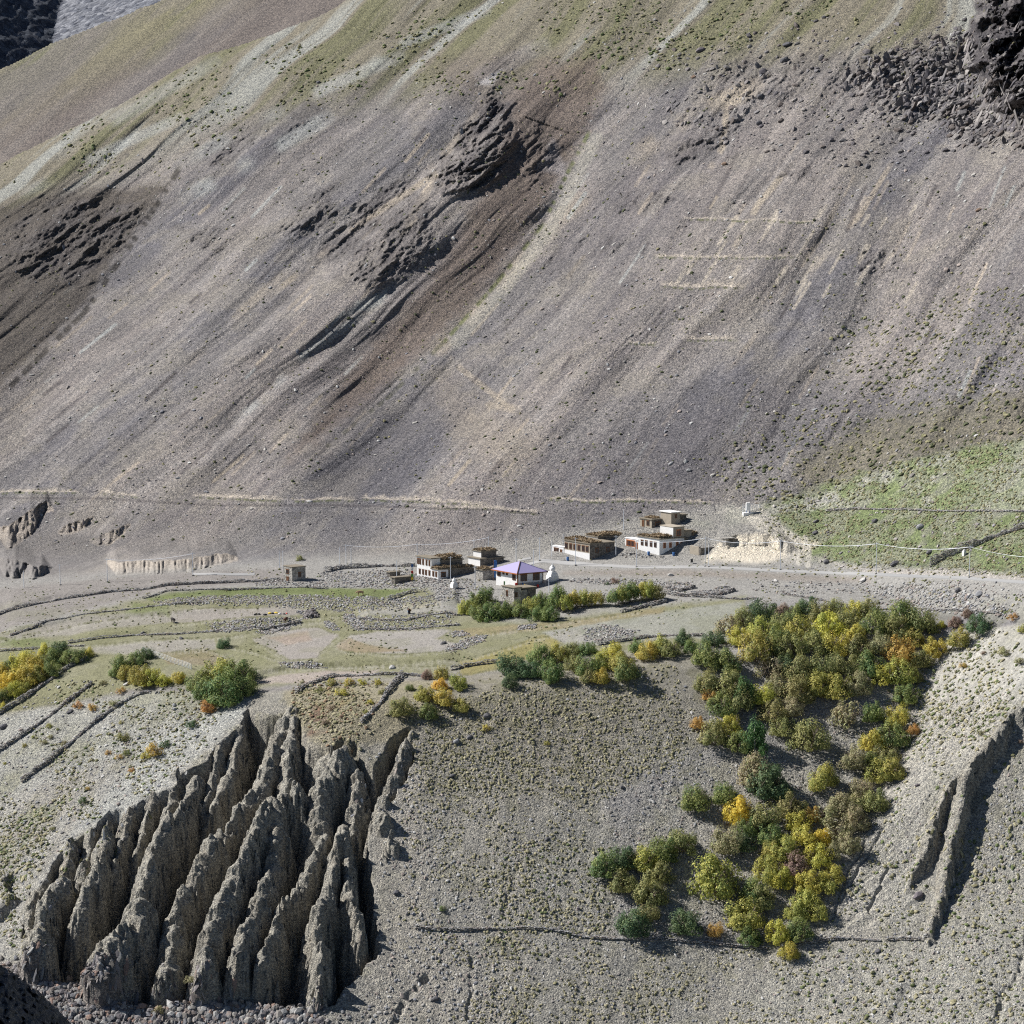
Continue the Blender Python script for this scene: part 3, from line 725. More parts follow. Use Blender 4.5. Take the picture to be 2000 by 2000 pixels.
# ------------------------------------------------------------------ mountains behind, near shaded rock slope
def grid_mesh(name, x, y, z, col, material):
    n, m_ = x.shape
    co = np.stack([x, y, z], -1).reshape(-1, 3).astype(np.float32)
    idx = np.arange(n * m_).reshape(n, m_)
    q = np.stack([idx[1:, :-1], idx[1:, 1:], idx[:-1, 1:], idx[:-1, :-1]], -1).reshape(-1, 4)
    me = bpy.data.meshes.new(name)
    me.vertices.add(len(co)); me.vertices.foreach_set('co', co.ravel())
    me.loops.add(q.size); me.loops.foreach_set('vertex_index', q.ravel().astype(np.int32))
    me.polygons.add(len(q)); me.polygons.foreach_set('loop_start', np.arange(0, q.size, 4, dtype=np.int32))
    me.polygons.foreach_set('use_smooth', np.ones(len(q), bool))
    me.update(calc_edges=True)
    a = me.color_attributes.new('soil', 'FLOAT_COLOR', 'POINT')
    c = np.ones((len(co), 4), np.float32); c[:, :3] = col.reshape(-1, 3)
    a.data.foreach_set('color', c.ravel())
    me.materials.append(material)
    o = bpy.data.objects.new(name, me); C.objects.link(o); o['kind'] = 'structure'
    return o
def small_lattice(x0, x1, y0, y1, step):
    px, py = np.meshgrid(np.arange(x0, x1 + 1, step), np.arange(y0, y1 + 1, step))
    px = px.astype(np.float32); py = py.astype(np.float32)
    a = (px - 1000) / FOC; b = (1000 - py) / FOC
    yy = math.cos(PITCH) + b * math.sin(PITCH)
    return px, py, a / yy, (-math.sin(PITCH) + b * math.cos(PITCH)) / yy
M_back = ground_mat('back_slope_scree', 1.4, .8, .5, .28)
M_far = ground_mat('far_rock', .12, 1.0, 5.0, .35)
# second slope
qx, qy, rx, rz = small_lattice(-600, 1000, -300, 480, 3)
r0 = ray(300, 100); p0 = np.array([r0[0] * 1450, 1450, r0[1] * 1450])
g2 = (.40, .50); c0 = p0[2] - g2[0] * p0[0] - g2[1] * p0[1]
yy = c0 / np.minimum(rz - g2[0] * rx - g2[1], -.05)
bx, by = rx * yy, yy
ac = bx * .78 - by * .62; al = bx * .62 + by * .78
yy = yy + 16 * fbm(bx * .006, by * .006, 4, 801) + 4 * fbm(ac * .03, al * .006, 4, 802)
sk2 = np.interp(qx, [-600, 0, 103, 217, 321, 420, 700, 1000], [430, 137, 85, 41, 0, -60, -260, -420]) + 2 * vn(qx * .04, qx * 0, 803)
x2, y2, z2 = rx * yy, yy, rz * yy
i2 = np.clip((sk2[0] + 300) / 3, 1, qx.shape[0] - 2).astype(int)
for j in range(qx.shape[1]):
    i = i2[j]; bk = np.arange(i, 0, -1) * 5.0
    x2[:i, j] = x2[i, j] + rx[i, j] * bk; y2[:i, j] = y2[i, j] + bk; z2[:i, j] = z2[i, j] - bk * .7
c2 = np.zeros(qx.shape + (3,), np.float32); c2[:] = (.155, .135, .125)
def mx(c, m, v):
    c += (np.array(v, np.float32) - c) * np.clip(m, 0, 1)[..., None]
nb = fbm(ac * .02, al * .005, 4, 811)
mx(c2, sstep(150, 20, qy - sk2 + 40 * nb), (.20, .185, .125))
mx(c2, sstep(0, .35, nb) * .6, (.145, .135, .135))
mx(c2, sstep(.1, .4, fbm(ac * .05, al * .02, 4, 812)) * .5 * sstep(160, 20, qy - sk2), (.15, .155, .08))
mx(c2, .7 * sstep(.1, .5, fbm(bx * .03, by * .03, 4, 813)) * np.exp(-((qx - 420) / 60) ** 2 - ((qy - 65) / 25) ** 2), (.08, .08, .085))
mx(c2, .4 * sstep(.1, .4, fbm(ac * .12, al * .02, 3, 814)), (.21, .19, .175))
grid_mesh('back_slope', x2, y2, z2, c2, M_back)
# far mountain: a lit scree flank on the right, a shaded rock wall on the left
qx, qy, rx, rz = small_lattice(-500, 900, -400, 330, 4)
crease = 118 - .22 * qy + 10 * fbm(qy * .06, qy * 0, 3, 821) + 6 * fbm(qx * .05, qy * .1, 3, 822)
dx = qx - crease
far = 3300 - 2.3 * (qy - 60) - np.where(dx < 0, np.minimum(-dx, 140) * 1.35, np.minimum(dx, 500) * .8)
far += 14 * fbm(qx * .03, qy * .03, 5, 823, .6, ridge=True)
c3 = np.zeros(qx.shape + (3,), np.float32); c3[:] = (.19, .20, .23); c3[dx < 0] = (.07, .08, .10)  # left wall's albedo lowered, painting its shade deeper
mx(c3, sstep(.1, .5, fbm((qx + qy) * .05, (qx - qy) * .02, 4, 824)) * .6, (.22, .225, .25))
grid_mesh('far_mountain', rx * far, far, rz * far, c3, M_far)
# near dark slope, lower left corner
qx, qy, rx, rz = small_lattice(-700, 330, 1500, 2500, 5)
edge = np.interp(qx, [-700, -200, -40, 0, 60, 110, 170, 330], [1500, 1740, 1852, 1880, 1922, 1962, 2030, 2250]) + 5 * fbm(qx * .05, qx * 0, 4, 831)
dd = (qy - edge)
sx, sy = qx * .09, qy * .09
yn = 330 - .30 * np.maximum(dd, 0) + .10 * (qx - 0) - 5 * fbm(sx * 1.2, sy * 1.2, 5, 832, .65, ridge=True)
x3, y3, z3 = rx * yn, yn.copy(), rz * yn
below = dd < 0
for j in range(qx.shape[1]):
    k = int(np.argmax(dd[:, j] >= 0)) if (dd[:, j] >= 0).any() else qx.shape[0] - 1
    if k > 0:
        bk = np.arange(k, 0, -1) * .8
        x3[:k, j] = x3[k, j] - bk * .5; y3[:k, j] = y3[k, j] + bk; z3[:k, j] = z3[k, j] - bk * .8
c4 = np.zeros(qx.shape + (3,), np.float32); c4[:] = (.16, .15, .15)
mx(c4, sstep(0, .4, fbm(sx, sy, 4, 833)) * .7, (.23, .21, .20))
M_near = ground_mat('dark_slate', 1.2, 1.0, .8, .5)
grid_mesh('near_rock_slope', x3, y3, z3, c4, M_near)
print('back', time.time() - T0)
# ------------------------------------------------------------------ placing things on the ground
def surf(px, py):
    px = np.atleast_1d(np.asarray(px, float)); py = np.atleast_1d(np.asarray(py, float))
    j = np.clip(np.searchsorted(cols, px) - 1, 0, NX - 2); i = np.clip(np.searchsorted(rows, py) - 1, 0, NY - 2)
    u = ((px - cols[j]) / (cols[j + 1] - cols[j]))[:, None]; v = ((py - rows[i]) / (rows[i + 1] - rows[i]))[:, None]
    G = lambda a, b: np.stack([X[a, b], Y[a, b], Z[a, b]], -1)
    p = (G(i, j) * (1 - u) + G(i, j + 1) * u) * (1 - v) + (G(i + 1, j) * (1 - u) + G(i + 1, j + 1) * u) * v
    n = np.cross(G(i, j + 1) - G(i, j), G(i, j) - G(i + 1, j)); n /= np.linalg.norm(n, axis=1)[:, None] + 1e-9
    n *= np.sign(n[:, 2:3] + 1e-9)
    return p, n
def at(px, py):
    return Vector(surf(px, py)[0][0].tolist())
def tag(o, label=None, cat=None, group=None, kind=None):
    if label: o['label'] = label
    if cat: o['category'] = cat
    if group: o['group'] = group
    if kind: o['kind'] = kind
    return o
def empty(name, loc, rz=0):
    o = bpy.data.objects.new(name, None); C.objects.link(o); o.location = loc; o.rotation_euler = (0, 0, rz)
    o.empty_display_size = .5
    return o
def obj(name, me, m, parent=None, loc=None):
    o = bpy.data.objects.new(name, me); C.objects.link(o)
    if m is not None:
        ms = m if isinstance(m, (list, tuple)) else [m]
        for k in ms: me.materials.append(k)
    if parent: o.parent = parent
    if loc is not None: o.location = loc
    return o
def mesh_np(name, co, faces, col=None, smooth=False):
    """co (n,3); faces (m,k) array"""
    me = bpy.data.meshes.new(name)
    co = np.ascontiguousarray(co, np.float32); faces = np.ascontiguousarray(faces, np.int32)
    k = faces.shape[1]
    me.vertices.add(len(co)); me.vertices.foreach_set('co', co.ravel())
    me.loops.add(faces.size); me.loops.foreach_set('vertex_index', faces.ravel())
    me.polygons.add(len(faces)); me.polygons.foreach_set('loop_start', np.arange(0, faces.size, k, dtype=np.int32))
    me.polygons.foreach_set('use_smooth', np.full(len(faces), smooth, bool))
    me.update(calc_edges=True)
    if col is not None:
        a = me.color_attributes.new('soil', 'FLOAT_COLOR', 'POINT')
        c = np.ones((len(co), 4), np.float32); c[:, :3] = col; a.data.foreach_set('color', c.ravel())
    return me
def ico(sub, jit, seed, squash=(1, 1, 1), block=0):
    bm = bmesh.new(); bmesh.ops.create_icosphere(bm, subdivisions=sub, radius=1)
    r = random.Random(seed)
    co = np.array([v.co[:] for v in bm.verts]); f = np.array([[v.index for v in p.verts] for p in bm.faces])
    bm.free()
    if block:
        co = np.sign(co) * np.abs(co) ** block
    k = np.array([1 + r.uniform(-jit, jit) for _ in co])[:, None]
    # cut with random planes for flat facets
    co = co * k
    for _ in range(5):
        n = np.array([r.gauss(0, 1) for _ in range(3)]); n /= np.linalg.norm(n)
        d = co @ n; lim = r.uniform(.55, .85)
        co = co - np.outer(np.maximum(d - lim, 0), n)
    return co * np.array(squash), f
ROCKS1 = [ico(1, .25, i, (1, .8, .62)) for i in range(8)]
ROCKS2 = [ico(2, .12, 40 + i, (1, .75, .6)) for i in range(6)]
TUFTS = [ico(1, .45, 80 + i, (1, 1, .75)) for i in range(6)]
BLOCKS = [ico(1, .15, 120 + i, (1, .7, .5), .6) for i in range(6)]
def scatter(name, bases, p, nrm, size, col, material, sink=.25, seed=0, align=.6, flat=None, yaw=None):
    rs = np.random.RandomState(seed); n = len(p)
    which = rs.randint(0, len(bases), n)
    V = []; F_ = []; Cc = []; off = 0
    for b, (bc, bf) in enumerate(bases):
        k = np.where(which == b)[0]
        if not len(k): continue
        a = rs.uniform(0, 6.283, len(k)) if yaw is None else yaw[k] + rs.normal(0, .25, len(k))
        ca, sa = np.cos(a), np.sin(a)
        sx = size[k] * rs.uniform(.75, 1.3, len(k)); sy = size[k] * rs.uniform(.75, 1.2, len(k)); sz = size[k] * rs.uniform(.7, 1.15, len(k))
        c = bc[None] * np.stack([sx, sy, sz], -1)[:, None, :]
        x = c[..., 0] * ca[:, None] - c[..., 1] * sa[:, None]; y = c[..., 0] * sa[:, None] + c[..., 1] * ca[:, None]; z = c[..., 2]
        N = nrm[k]
        z = z + align * (-(N[:, 0:1] * x + N[:, 1:2] * y) / np.maximum(N[:, 2:3], .3))
        co = np.stack([x + p[k, 0:1], y + p[k, 1:2], z + p[k, 2:3] + (.5 - sink) * sz[:, None]], -1)
        V.append(co.reshape(-1, 3)); m_ = bc.shape[0]
        F_.append((bf[None] + (np.arange(len(k)) * m_)[:, None, None] + off).reshape(-1, 3)); off += len(k) * m_
        Cc.append(np.repeat(col[k], m_, 0))
    V = np.concatenate(V); cc = np.concatenate(Cc) * (1 + rs.uniform(-.1, .1, (len(V), 1)))
    return obj(name, mesh_np(name, V, np.concatenate(F_), cc), material)
def attr_mat(name, rough=.9, transl=0, nscale=4.0, k=.35):
    m, nt, b = mat(name, rough=rough, spec=.15)
    a = nt.nodes.new('ShaderNodeAttribute'); a.attribute_name = 'soil'
    geo = nt.nodes.new('ShaderNodeNewGeometry')
    n1 = noise_node(nt, nscale, 5, .7, geo.outputs['Position'])
    r1 = ramp(nt, n1.outputs[0], .3, .7, (1 - k,) * 3, (1 + k,) * 3)
    c = mulc(nt, a.outputs[0], r1.outputs[0]); nt.links.new(c, b.inputs['Base Color'])
    bump(nt, b, n1.outputs[0], .6, .1)
    return m
M_stone = attr_mat('loose_stone'); M_tuft = attr_mat('dry_tuft', k=.5)
GREYS = np.array([(.30, .30, .30), (.38, .36, .33), (.22, .22, .235), (.26, .24, .22), (.33, .28, .25), (.45, .44, .42)])
DARKS = np.array([(.12, .11, .115), (.17, .16, .16), (.21, .19, .185), (.14, .12, .11), (.26, .24, .225)])
TC = dict(green=(.13, .155, .07), olive=(.18, .175, .095), straw=(.33, .30, .19), dgreen=(.09, .10, .055), rust=(.25, .17, .11), khaki=(.24, .22, .13))
rs = np.random.RandomState(11)
def pts_in(poly, n, gate=None):
    xs = [q[0] for q in poly]; ys = [q[1] for q in poly]
    x = rs.uniform(min(xs), max(xs), n * 3); y = rs.uniform(min(ys), max(ys), n * 3)
    wx_ = x + 45 * fbm(x * .012, y * .016, 3, 950) * (max(xs) - min(xs) > 150) + rs.normal(0, 1, len(x)) * min(30, .08 * (max(xs) - min(xs)))
    wy_ = y + (25 * fbm(x * .012, y * .016, 3, 951) + rs.normal(0, 12, len(x))) * (max(ys) - min(ys) > 110)
    k = inside(wx_, wy_, poly)
    if gate is not None:
        k &= gate(x, y)
    return x[k][:n], y[k][:n]
def pal(names_or_arr, n, w=None):
    a = np.array([TC[c] for c in names_or_arr]) if isinstance(names_or_arr[0], str) else np.array(names_or_arr)
    c = a[rs.choice(len(a), n, p=w)]
    return c * rs.uniform(.8, 1.2, (n, 1))
def merge_scatter(name, bases, items, material, label, seed, **kw):
    P_, N_, S_, C_ = [], [], [], []
    for (x, y), (s0, s1, pw), c in items:
        p, n = surf(x, y); sz = s0 + (s1 - s0) * rs.uniform(0, 1, len(x)) ** pw
        P_.append(p); N_.append(n); S_.append(sz); C_.append(c)
    o = scatter(name, bases, np.concatenate(P_), np.concatenate(N_), np.concatenate(S_), np.concatenate(C_), material, seed=seed, **kw)
    tag(o, label, None, None, 'stuff'); o['category'] = name.replace('_', ' ')
    return o
clump = lambda f, lo, sd: (lambda x, y: fbm(x * f, y * f, 3, sd) > lo)
SLOPE_POLY = [(-30, 430), (300, 260), (700, 90), (1000, -20), (2030, -20), (2030, 850), (1500, 990), (900, 1050), (-30, 1080)]
FRONT_C = [(780, 1360), (1000, 1345), (1330, 1290), (1360, 1480), (1180, 1560), (1130, 1700), (1180, 1800), (1560, 1860), (1560, 2020), (900, 2020), (800, 1800), (800, 1500)]
RIGHT = [(1860, 1240), (2030, 1160), (2030, 1380), (1850, 1500), (1770, 1720), (1800, 1830), (1600, 1840), (1720, 1560)]
LOWR = [(1560, 1860), (1810, 1850), (1880, 1650), (2030, 1450), (2030, 2030), (1500, 2030)]
LEFTB = [(-30, 1420), (120, 1330), (340, 1345), (500, 1340), (470, 1400), (240, 1590), (100, 1790), (-30, 1880)]
FAN = [(1480, 995), (1700, 928), (1860, 883), (2030, 860), (2030, 1130), (1700, 1108), (1570, 1095), (1540, 1050)]
def mk(poly, n, g=None): return pts_in(poly, n, g)
items = []
def add(poly, n, sz, names, g=None, w=None):
    xy = mk(poly, n, g); items.append((xy, sz, pal(names, len(xy[0]), w)))
add(SLOPE_POLY, 3600, (.15, .6, 2.8), ['dgreen', 'olive', 'dgreen', 'khaki'], clump(.006, -.1, 900))
add([(-30, 330), (400, 130), (1000, 0), (1800, 0), (1700, 60), (1100, 170), (600, 200), (100, 360)], 2500, (.3, .9, 1.5), ['olive', 'khaki', 'green'], clump(.012, .0, 901))
add([(1750, 600), (2030, 560), (2030, 880), (1500, 990), (1400, 930)], 1500, (.25, .7, 1.8), ['dgreen', 'olive', 'khaki'])
add(FAN, 5200, (.1, .42, 2), ['green', 'olive', 'khaki', 'khaki'], clump(.02, -.25, 902))
add(FRONT_C, 6500, (.08, .38, 2.4), ['olive', 'straw', 'khaki', 'straw'], clump(.014, -.05, 903))
add([(950, 1650), (1180, 1640), (1200, 1830), (1100, 1900), (960, 1850)], 500, (.15, .42, 1.5), ['green', 'olive', 'khaki', 'straw'])
add([(780, 1360), (1330, 1290), (1330, 1470), (1150, 1560), (830, 1540)], 3800, (.10, .38, 2), ['khaki', 'straw', 'olive', 'khaki'])
add(RIGHT, 1500, (.12, .5, 1.8), ['olive', 'straw', 'green', 'straw'], clump(.015, -.15, 904))
add([(1740, 1330), (1960, 1250), (1950, 1400), (1800, 1470), (1720, 1420)], 700, (.15, .5, 1.5), ['green', 'straw', 'olive'])
add(LOWR, 1500, (.12, .5, 2), ['olive', 'green', 'straw', 'khaki'])
add(LEFTB, 3600, (.1, .45, 1.9), ['olive', 'straw', 'khaki', 'green'], clump(.014, 0, 905))
add([(0, 1600), (130, 1560), (60, 1720), (0, 1760)], 500, (.15, .5, 1.5), ['green', 'straw', 'olive'])
add([(570, 1330), (760, 1322), (720, 1400), (660, 1470), (590, 1400)], 1100, (.12, .5, 2), ['straw', 'olive', 'khaki', 'straw', 'straw', 'rust'])
add([(0, 1160), (560, 1110), (1000, 1110), (1420, 1090), (1570, 1100), (2030, 1140), (2030, 1190), (1450, 1170), (1000, 1300), (450, 1330), (0, 1390)], 3000, (.12, .38, 1.8), ['olive', 'green', 'khaki', 'straw'], clump(.02, 0, 906))
merge_scatter('dry_grass_tufts', TUFTS, items, M_tuft, 'small dry grass tufts and cushion plants dotted over the slopes', 21, sink=.2)
items = []
add(SLOPE_POLY, 4500, (.1, .55, 4), DARKS * 1.2, clump(.006, 0, 910))
add(SLOPE_POLY, 2200, (.2, .8, 3), GREYS)
add([(1300, 90), (1880, 40), (1900, 250), (1700, 330), (1400, 280), (1250, 200)], 1500, (.15, 1.3, 4), DARKS)
add([(1650, 130), (1900, 60), (2010, 290), (1950, 300), (1780, 240)], 1800, (.2, 1.5, 2.6), DARKS)
add([(1880, -20), (2030, -20), (2030, 290), (1940, 250), (1890, 150)], 300, (.3, 1.6, 3), DARKS * .8)
add(FAN, 700, (.1, .6, 4), DARKS * 1.4)
add(FRONT_C, 5000, (.05, .36, 4.5), GREYS)
add([(1180, 1560), (1330, 1480), (1480, 1480), (1700, 1330), (1780, 1290), (1850, 1220), (1880, 1260), (1700, 1560), (1580, 1830), (1380, 1840), (1200, 1830)], 6000, (.08, .36, 2.5), GREYS * .9)
add(RIGHT, 1200, (.06, .3, 3), GREYS); add(LOWR, 2500, (.07, .4, 3.5), GREYS); add(LEFTB, 2500, (.08, .5, 3.5), GREYS)
add([(700, 1450), (830, 1500), (1000, 2020), (650, 2020), (790, 1800)], 2200, (.08, .45, 3), GREYS)
add([(-20, 1870), (60, 1895), (250, 1925), (380, 1950), (620, 1965), (700, 2030), (-20, 2030)], 6500, (.1, .8, 3.2), np.concatenate([GREYS * .65, DARKS * 1.1, [(.27, .19, .155)]]))
add([(330, 1960), (620, 1965), (600, 2030), (330, 2030)], 500, (.2, 1.1, 3), GREYS * .8)
add([(1690, 1150), (1850, 1145), (1960, 1180), (1990, 1210), (1880, 1200), (1760, 1195)], 1100, (.1, .55, 2.5), GREYS * .85)
merge_scatter('loose_stones', ROCKS1, items, M_stone, 'loose grey stones and scree lying over the slopes and the ravine foot', 22, align=.8)
# rubble banks between the terraced fields
items = []
for poly, n in [([(300, 1177), (460, 1166), (640, 1166), (770, 1172), (860, 1168), (880, 1180), (740, 1198), (600, 1190), (460, 1186), (300, 1190)], 3400),
                ([(500, 1140), (640, 1130), (800, 1120), (900, 1130), (960, 1150), (880, 1180), (820, 1150), (640, 1150), (500, 1152)], 2300),
                ([(400, 1222), (480, 1214), (560, 1212), (590, 1208), (590, 1216), (520, 1228), (440, 1236), (400, 1234)], 1100),
                ([(500, 1236), (560, 1222), (570, 1226), (520, 1240)], 300), ([(580, 1194), (605, 1193), (625, 1205), (600, 1210)], 260),
                ([(632, 1215), (645, 1212), (665, 1229), (655, 1233), (640, 1226)], 200), ([(668, 1200), (690, 1198), (720, 1228), (700, 1233), (680, 1220)], 500),
                ([(690, 1205), (800, 1206), (900, 1198), (900, 1224), (780, 1232), (700, 1230)], 900), ([(870, 1270), (905, 1250), (945, 1240), (950, 1248), (900, 1268), (872, 1276)], 600),
                ([(876, 1236), (905, 1232), (918, 1242), (890, 1244)], 160), ([(1010, 1225), (1045, 1218), (1048, 1228), (1012, 1232)], 200), ([(540, 1298), (610, 1298), (640, 1306), (560, 1306)], 250),
                ([(1085, 1128), (1250, 1132), (1330, 1142), (1330, 1150), (1180, 1140), (1090, 1134)], 800), ([(1300, 1142), (1350, 1146), (1352, 1152), (1300, 1150)], 350),
                ([(1350, 1158), (1410, 1150), (1435, 1153), (1400, 1163), (1352, 1165)], 500), ([(1140, 1230), (1180, 1220), (1250, 1235), (1200, 1250), (1150, 1258)], 700),
                ([(620, 1120), (760, 1112), (800, 1120), (640, 1132)], 500), ([(960, 1190), (1090, 1170), (1260, 1150), (1260, 1160), (1100, 1190)], 300),
                ([(1460, 1130), (1700, 1140), (1900, 1135), (2010, 1170), (1700, 1160), (1480, 1160)], 700), ([(1100, 1065), (1300, 1085), (1300, 1092), (1200, 1090)], 150)]:
    add(poly, int(n * 1.4), (.08, .40, 2.4), GREYS * .9)
merge_scatter('rubble_bank', ROCKS1, items, M_stone, 'banks of grey field stones between the terraced fields and round the village', 23, align=.7)
print('scatter', time.time() - T0)

# ------------------------------------------------------------------ dry stone walls, each a thing of its own
def stone_wall(pts, h, label, w_=.6, group='dry stone walls', size=.34, name='stone_wall', col=GREYS):
    P_ = []
    # resample along the ground
    seg = []
    for a, b in zip(pts[:-1], pts[1:]):
        n = max(2, int(math.hypot(b[0] - a[0], b[1] - a[1]) / 1.2))
        t = np.linspace(0, 1, n, endpoint=False)
        seg.append(np.stack([a[0] + (b[0] - a[0]) * t, a[1] + (b[1] - a[1]) * t], -1))
    q = np.concatenate(seg + [np.array([pts[-1][:2]], float)])
    p, n = surf(q[:, 0], q[:, 1])
    d = np.concatenate([[0], np.cumsum(np.linalg.norm(np.diff(p, axis=0), axis=1))])
    step = size * 1.15
    s = np.arange(0, d[-1], step)
    base = np.stack([np.interp(s, d, p[:, k]) for k in range(3)], -1)
    dr = np.gradient(base, axis=0); yaw = np.arctan2(dr[:, 1], dr[:, 0])
    perp = np.stack([-np.sin(yaw), np.cos(yaw), yaw * 0], -1)
    lay = max(1, int(round(h / (size * .85)))); allp = []; ally = []
    hh = h * np.clip(.85 + .5 * vn(s * .22, s * 0, 5) + .25 * vn(s * .9, s * 0, 6), .15, 1.4)
    for L in range(lay):
        for side in (-1, 0, 1):
            if side == 0 and L < lay - 1: continue
            o = base + perp * (side * w_ * .5 * (1 - .3 * L / lay)) + rs.normal(0, size * .12, base.shape)
            o[:, 2] += (L + .2) / lay * hh - .05
            k = rs.uniform(0, 1, len(o)) < (1 if L < lay - 1 else .8)
            allp.append(o[k]); ally.append(yaw[k])
    ap = np.concatenate(allp); ay = np.concatenate(ally)
    o0 = ap.mean(0)
    nn = np.tile([0, 0, 1.0], (len(ap), 1))
    sz = size * rs.uniform(.55, .95, len(ap))
    o = scatter(name, BLOCKS, ap, nn, sz, pal(col, len(ap)), M_stone, sink=.3, seed=len(ap), align=0, yaw=ay)
    tag(o, label, 'stone wall', group)
    return o
WL = [
    ([(-20, 1206), (0, 1199), (47, 1186), (93, 1177), (155, 1166), (217, 1157), (280, 1152), (373, 1146), (497, 1141), (548, 1134)], .9, 'long dark stone wall curving above the upper left fields'),
    ([(280, 1171), (326, 1163), (404, 1160), (509, 1157), (640, 1152)], .6, 'low stone wall along the top of the green strip'),
    ([(20, 1242), (90, 1219), (155, 1208), (248, 1197), (311, 1189), (404, 1186)], .5, 'low stone wall below the green patch at left'),
    ([(134, 1256), (193, 1247), (264, 1241), (342, 1239), (450, 1231), (500, 1226)], .7, 'rough stone wall crossing the middle of the left fields'),
    ([(0, 1272), (60, 1268), (130, 1262), (165, 1262)], .6, 'short broken wall above the yellow willows at far left'),
    ([(-20, 1402), (0, 1393), (47, 1366), (93, 1332), (130, 1306), (177, 1281)], 1.2, 'uppermost dark slanting wall on the left bank, under the yellow willows'),
    ([(-20, 1480), (0, 1466), (56, 1429), (107, 1392), (140, 1366), (179, 1337)], 1.1, 'middle slanting wall of the three on the left bank'),
    ([(42, 1527), (93, 1490), (144, 1448), (186, 1411), (233, 1378), (270, 1357), (293, 1352)], 1.1, 'lowest slanting wall of the three on the left bank'),
    ([(579, 1354), (590, 1344), (618, 1332), (649, 1322), (700, 1320), (745, 1318), (785, 1318), (823, 1321)], .9, 'wall along the field edge right above the eroded cliffs'),
    ([(785, 1320), (760, 1347), (745, 1372), (723, 1394), (705, 1413)], 1.2, 'wall running downhill from the field edge to the eroded cliffs'),
    ([(882, 1309), (916, 1301), (972, 1293)], .9, 'short field edge wall left of the dark green willow row'),
    ([(1168, 1260), (1264, 1246), (1309, 1242), (1375, 1242)], .9, 'field edge wall behind the middle willow row'),
    ([(1300, 1160), (1330, 1165), (1390, 1168), (1430, 1170), (1478, 1172), (1470, 1184), (1458, 1190)], 1.0, 'straight wall ending in a hook above the big grove'),
    ([(1213, 1197), (1260, 1186), (1303, 1176)], .9, 'low wall in the shade below the right part of the village hedge'),
    ([(811, 1813), (890, 1817), (973, 1815), (1014, 1812), (1076, 1817), (1138, 1830), (1221, 1834), (1304, 1836), (1400, 1843), (1500, 1853)], .7, 'long thin wall crossing the slope below the grove'),
    ([(1525, 1855), (1565, 1846), (1612, 1838), (1660, 1834), (1722, 1838)], .7, 'wall on the lower right slope between the grove and the gap'),
    ([(1730, 1836), (1760, 1834), (1812, 1838)], .7, 'short wall between the gap and the foot of the rock fin'),
    ([(1817, 1106), (1846, 1090), (1904, 1067), (1947, 1047), (2000, 1031), (2060, 1008)], 1.8, 'tall dark wall climbing the green fan at right'),
    ([(1614, 998), (1672, 994), (1759, 995), (1846, 998), (1991, 999), (2030, 999)], .5, 'line of stones across the top of the green fan'),
    ([(634, 1118), (666, 1111), (699, 1109), (748, 1106), (811, 1106)], 1.2, 'retaining wall beside the road left of the white farmhouse'),
    ([(757, 1175), (781, 1167), (815, 1159)], 1.0, 'dark wall at the right end of the green strip'),
    ([(700, 1209), (760, 1212), (800, 1212), (870, 1203), (900, 1202)], .5, 'knee-high wall below the bent person'),
    ([(700, 1228), (780, 1229), (860, 1224), (900, 1221)], .5, 'wall along the top of the large bare field'),
    ([(1298, 1151), (1325, 1156), (1352, 1150), (1350, 1144), (1320, 1141)], .9, 'walls of the left one of the two small stone pens'),
    ([(1352, 1163), (1400, 1164), (1432, 1155), (1430, 1150), (1400, 1147)], .9, 'walls of the right one of the two small stone pens'),
    ([(508, 1231), (535, 1227), (590, 1216)], .8, 'wall with a dark face below the pile of sacks'),
    ([(1530, 1160), (1700, 1190), (1800, 1190), (1870, 1192), (1960, 1200)], .6, 'rough wall above the right end of the big grove'),
]
for pts, h, lb in WL:
    stone_wall(pts, h, lb)
print('walls', time.time() - T0)
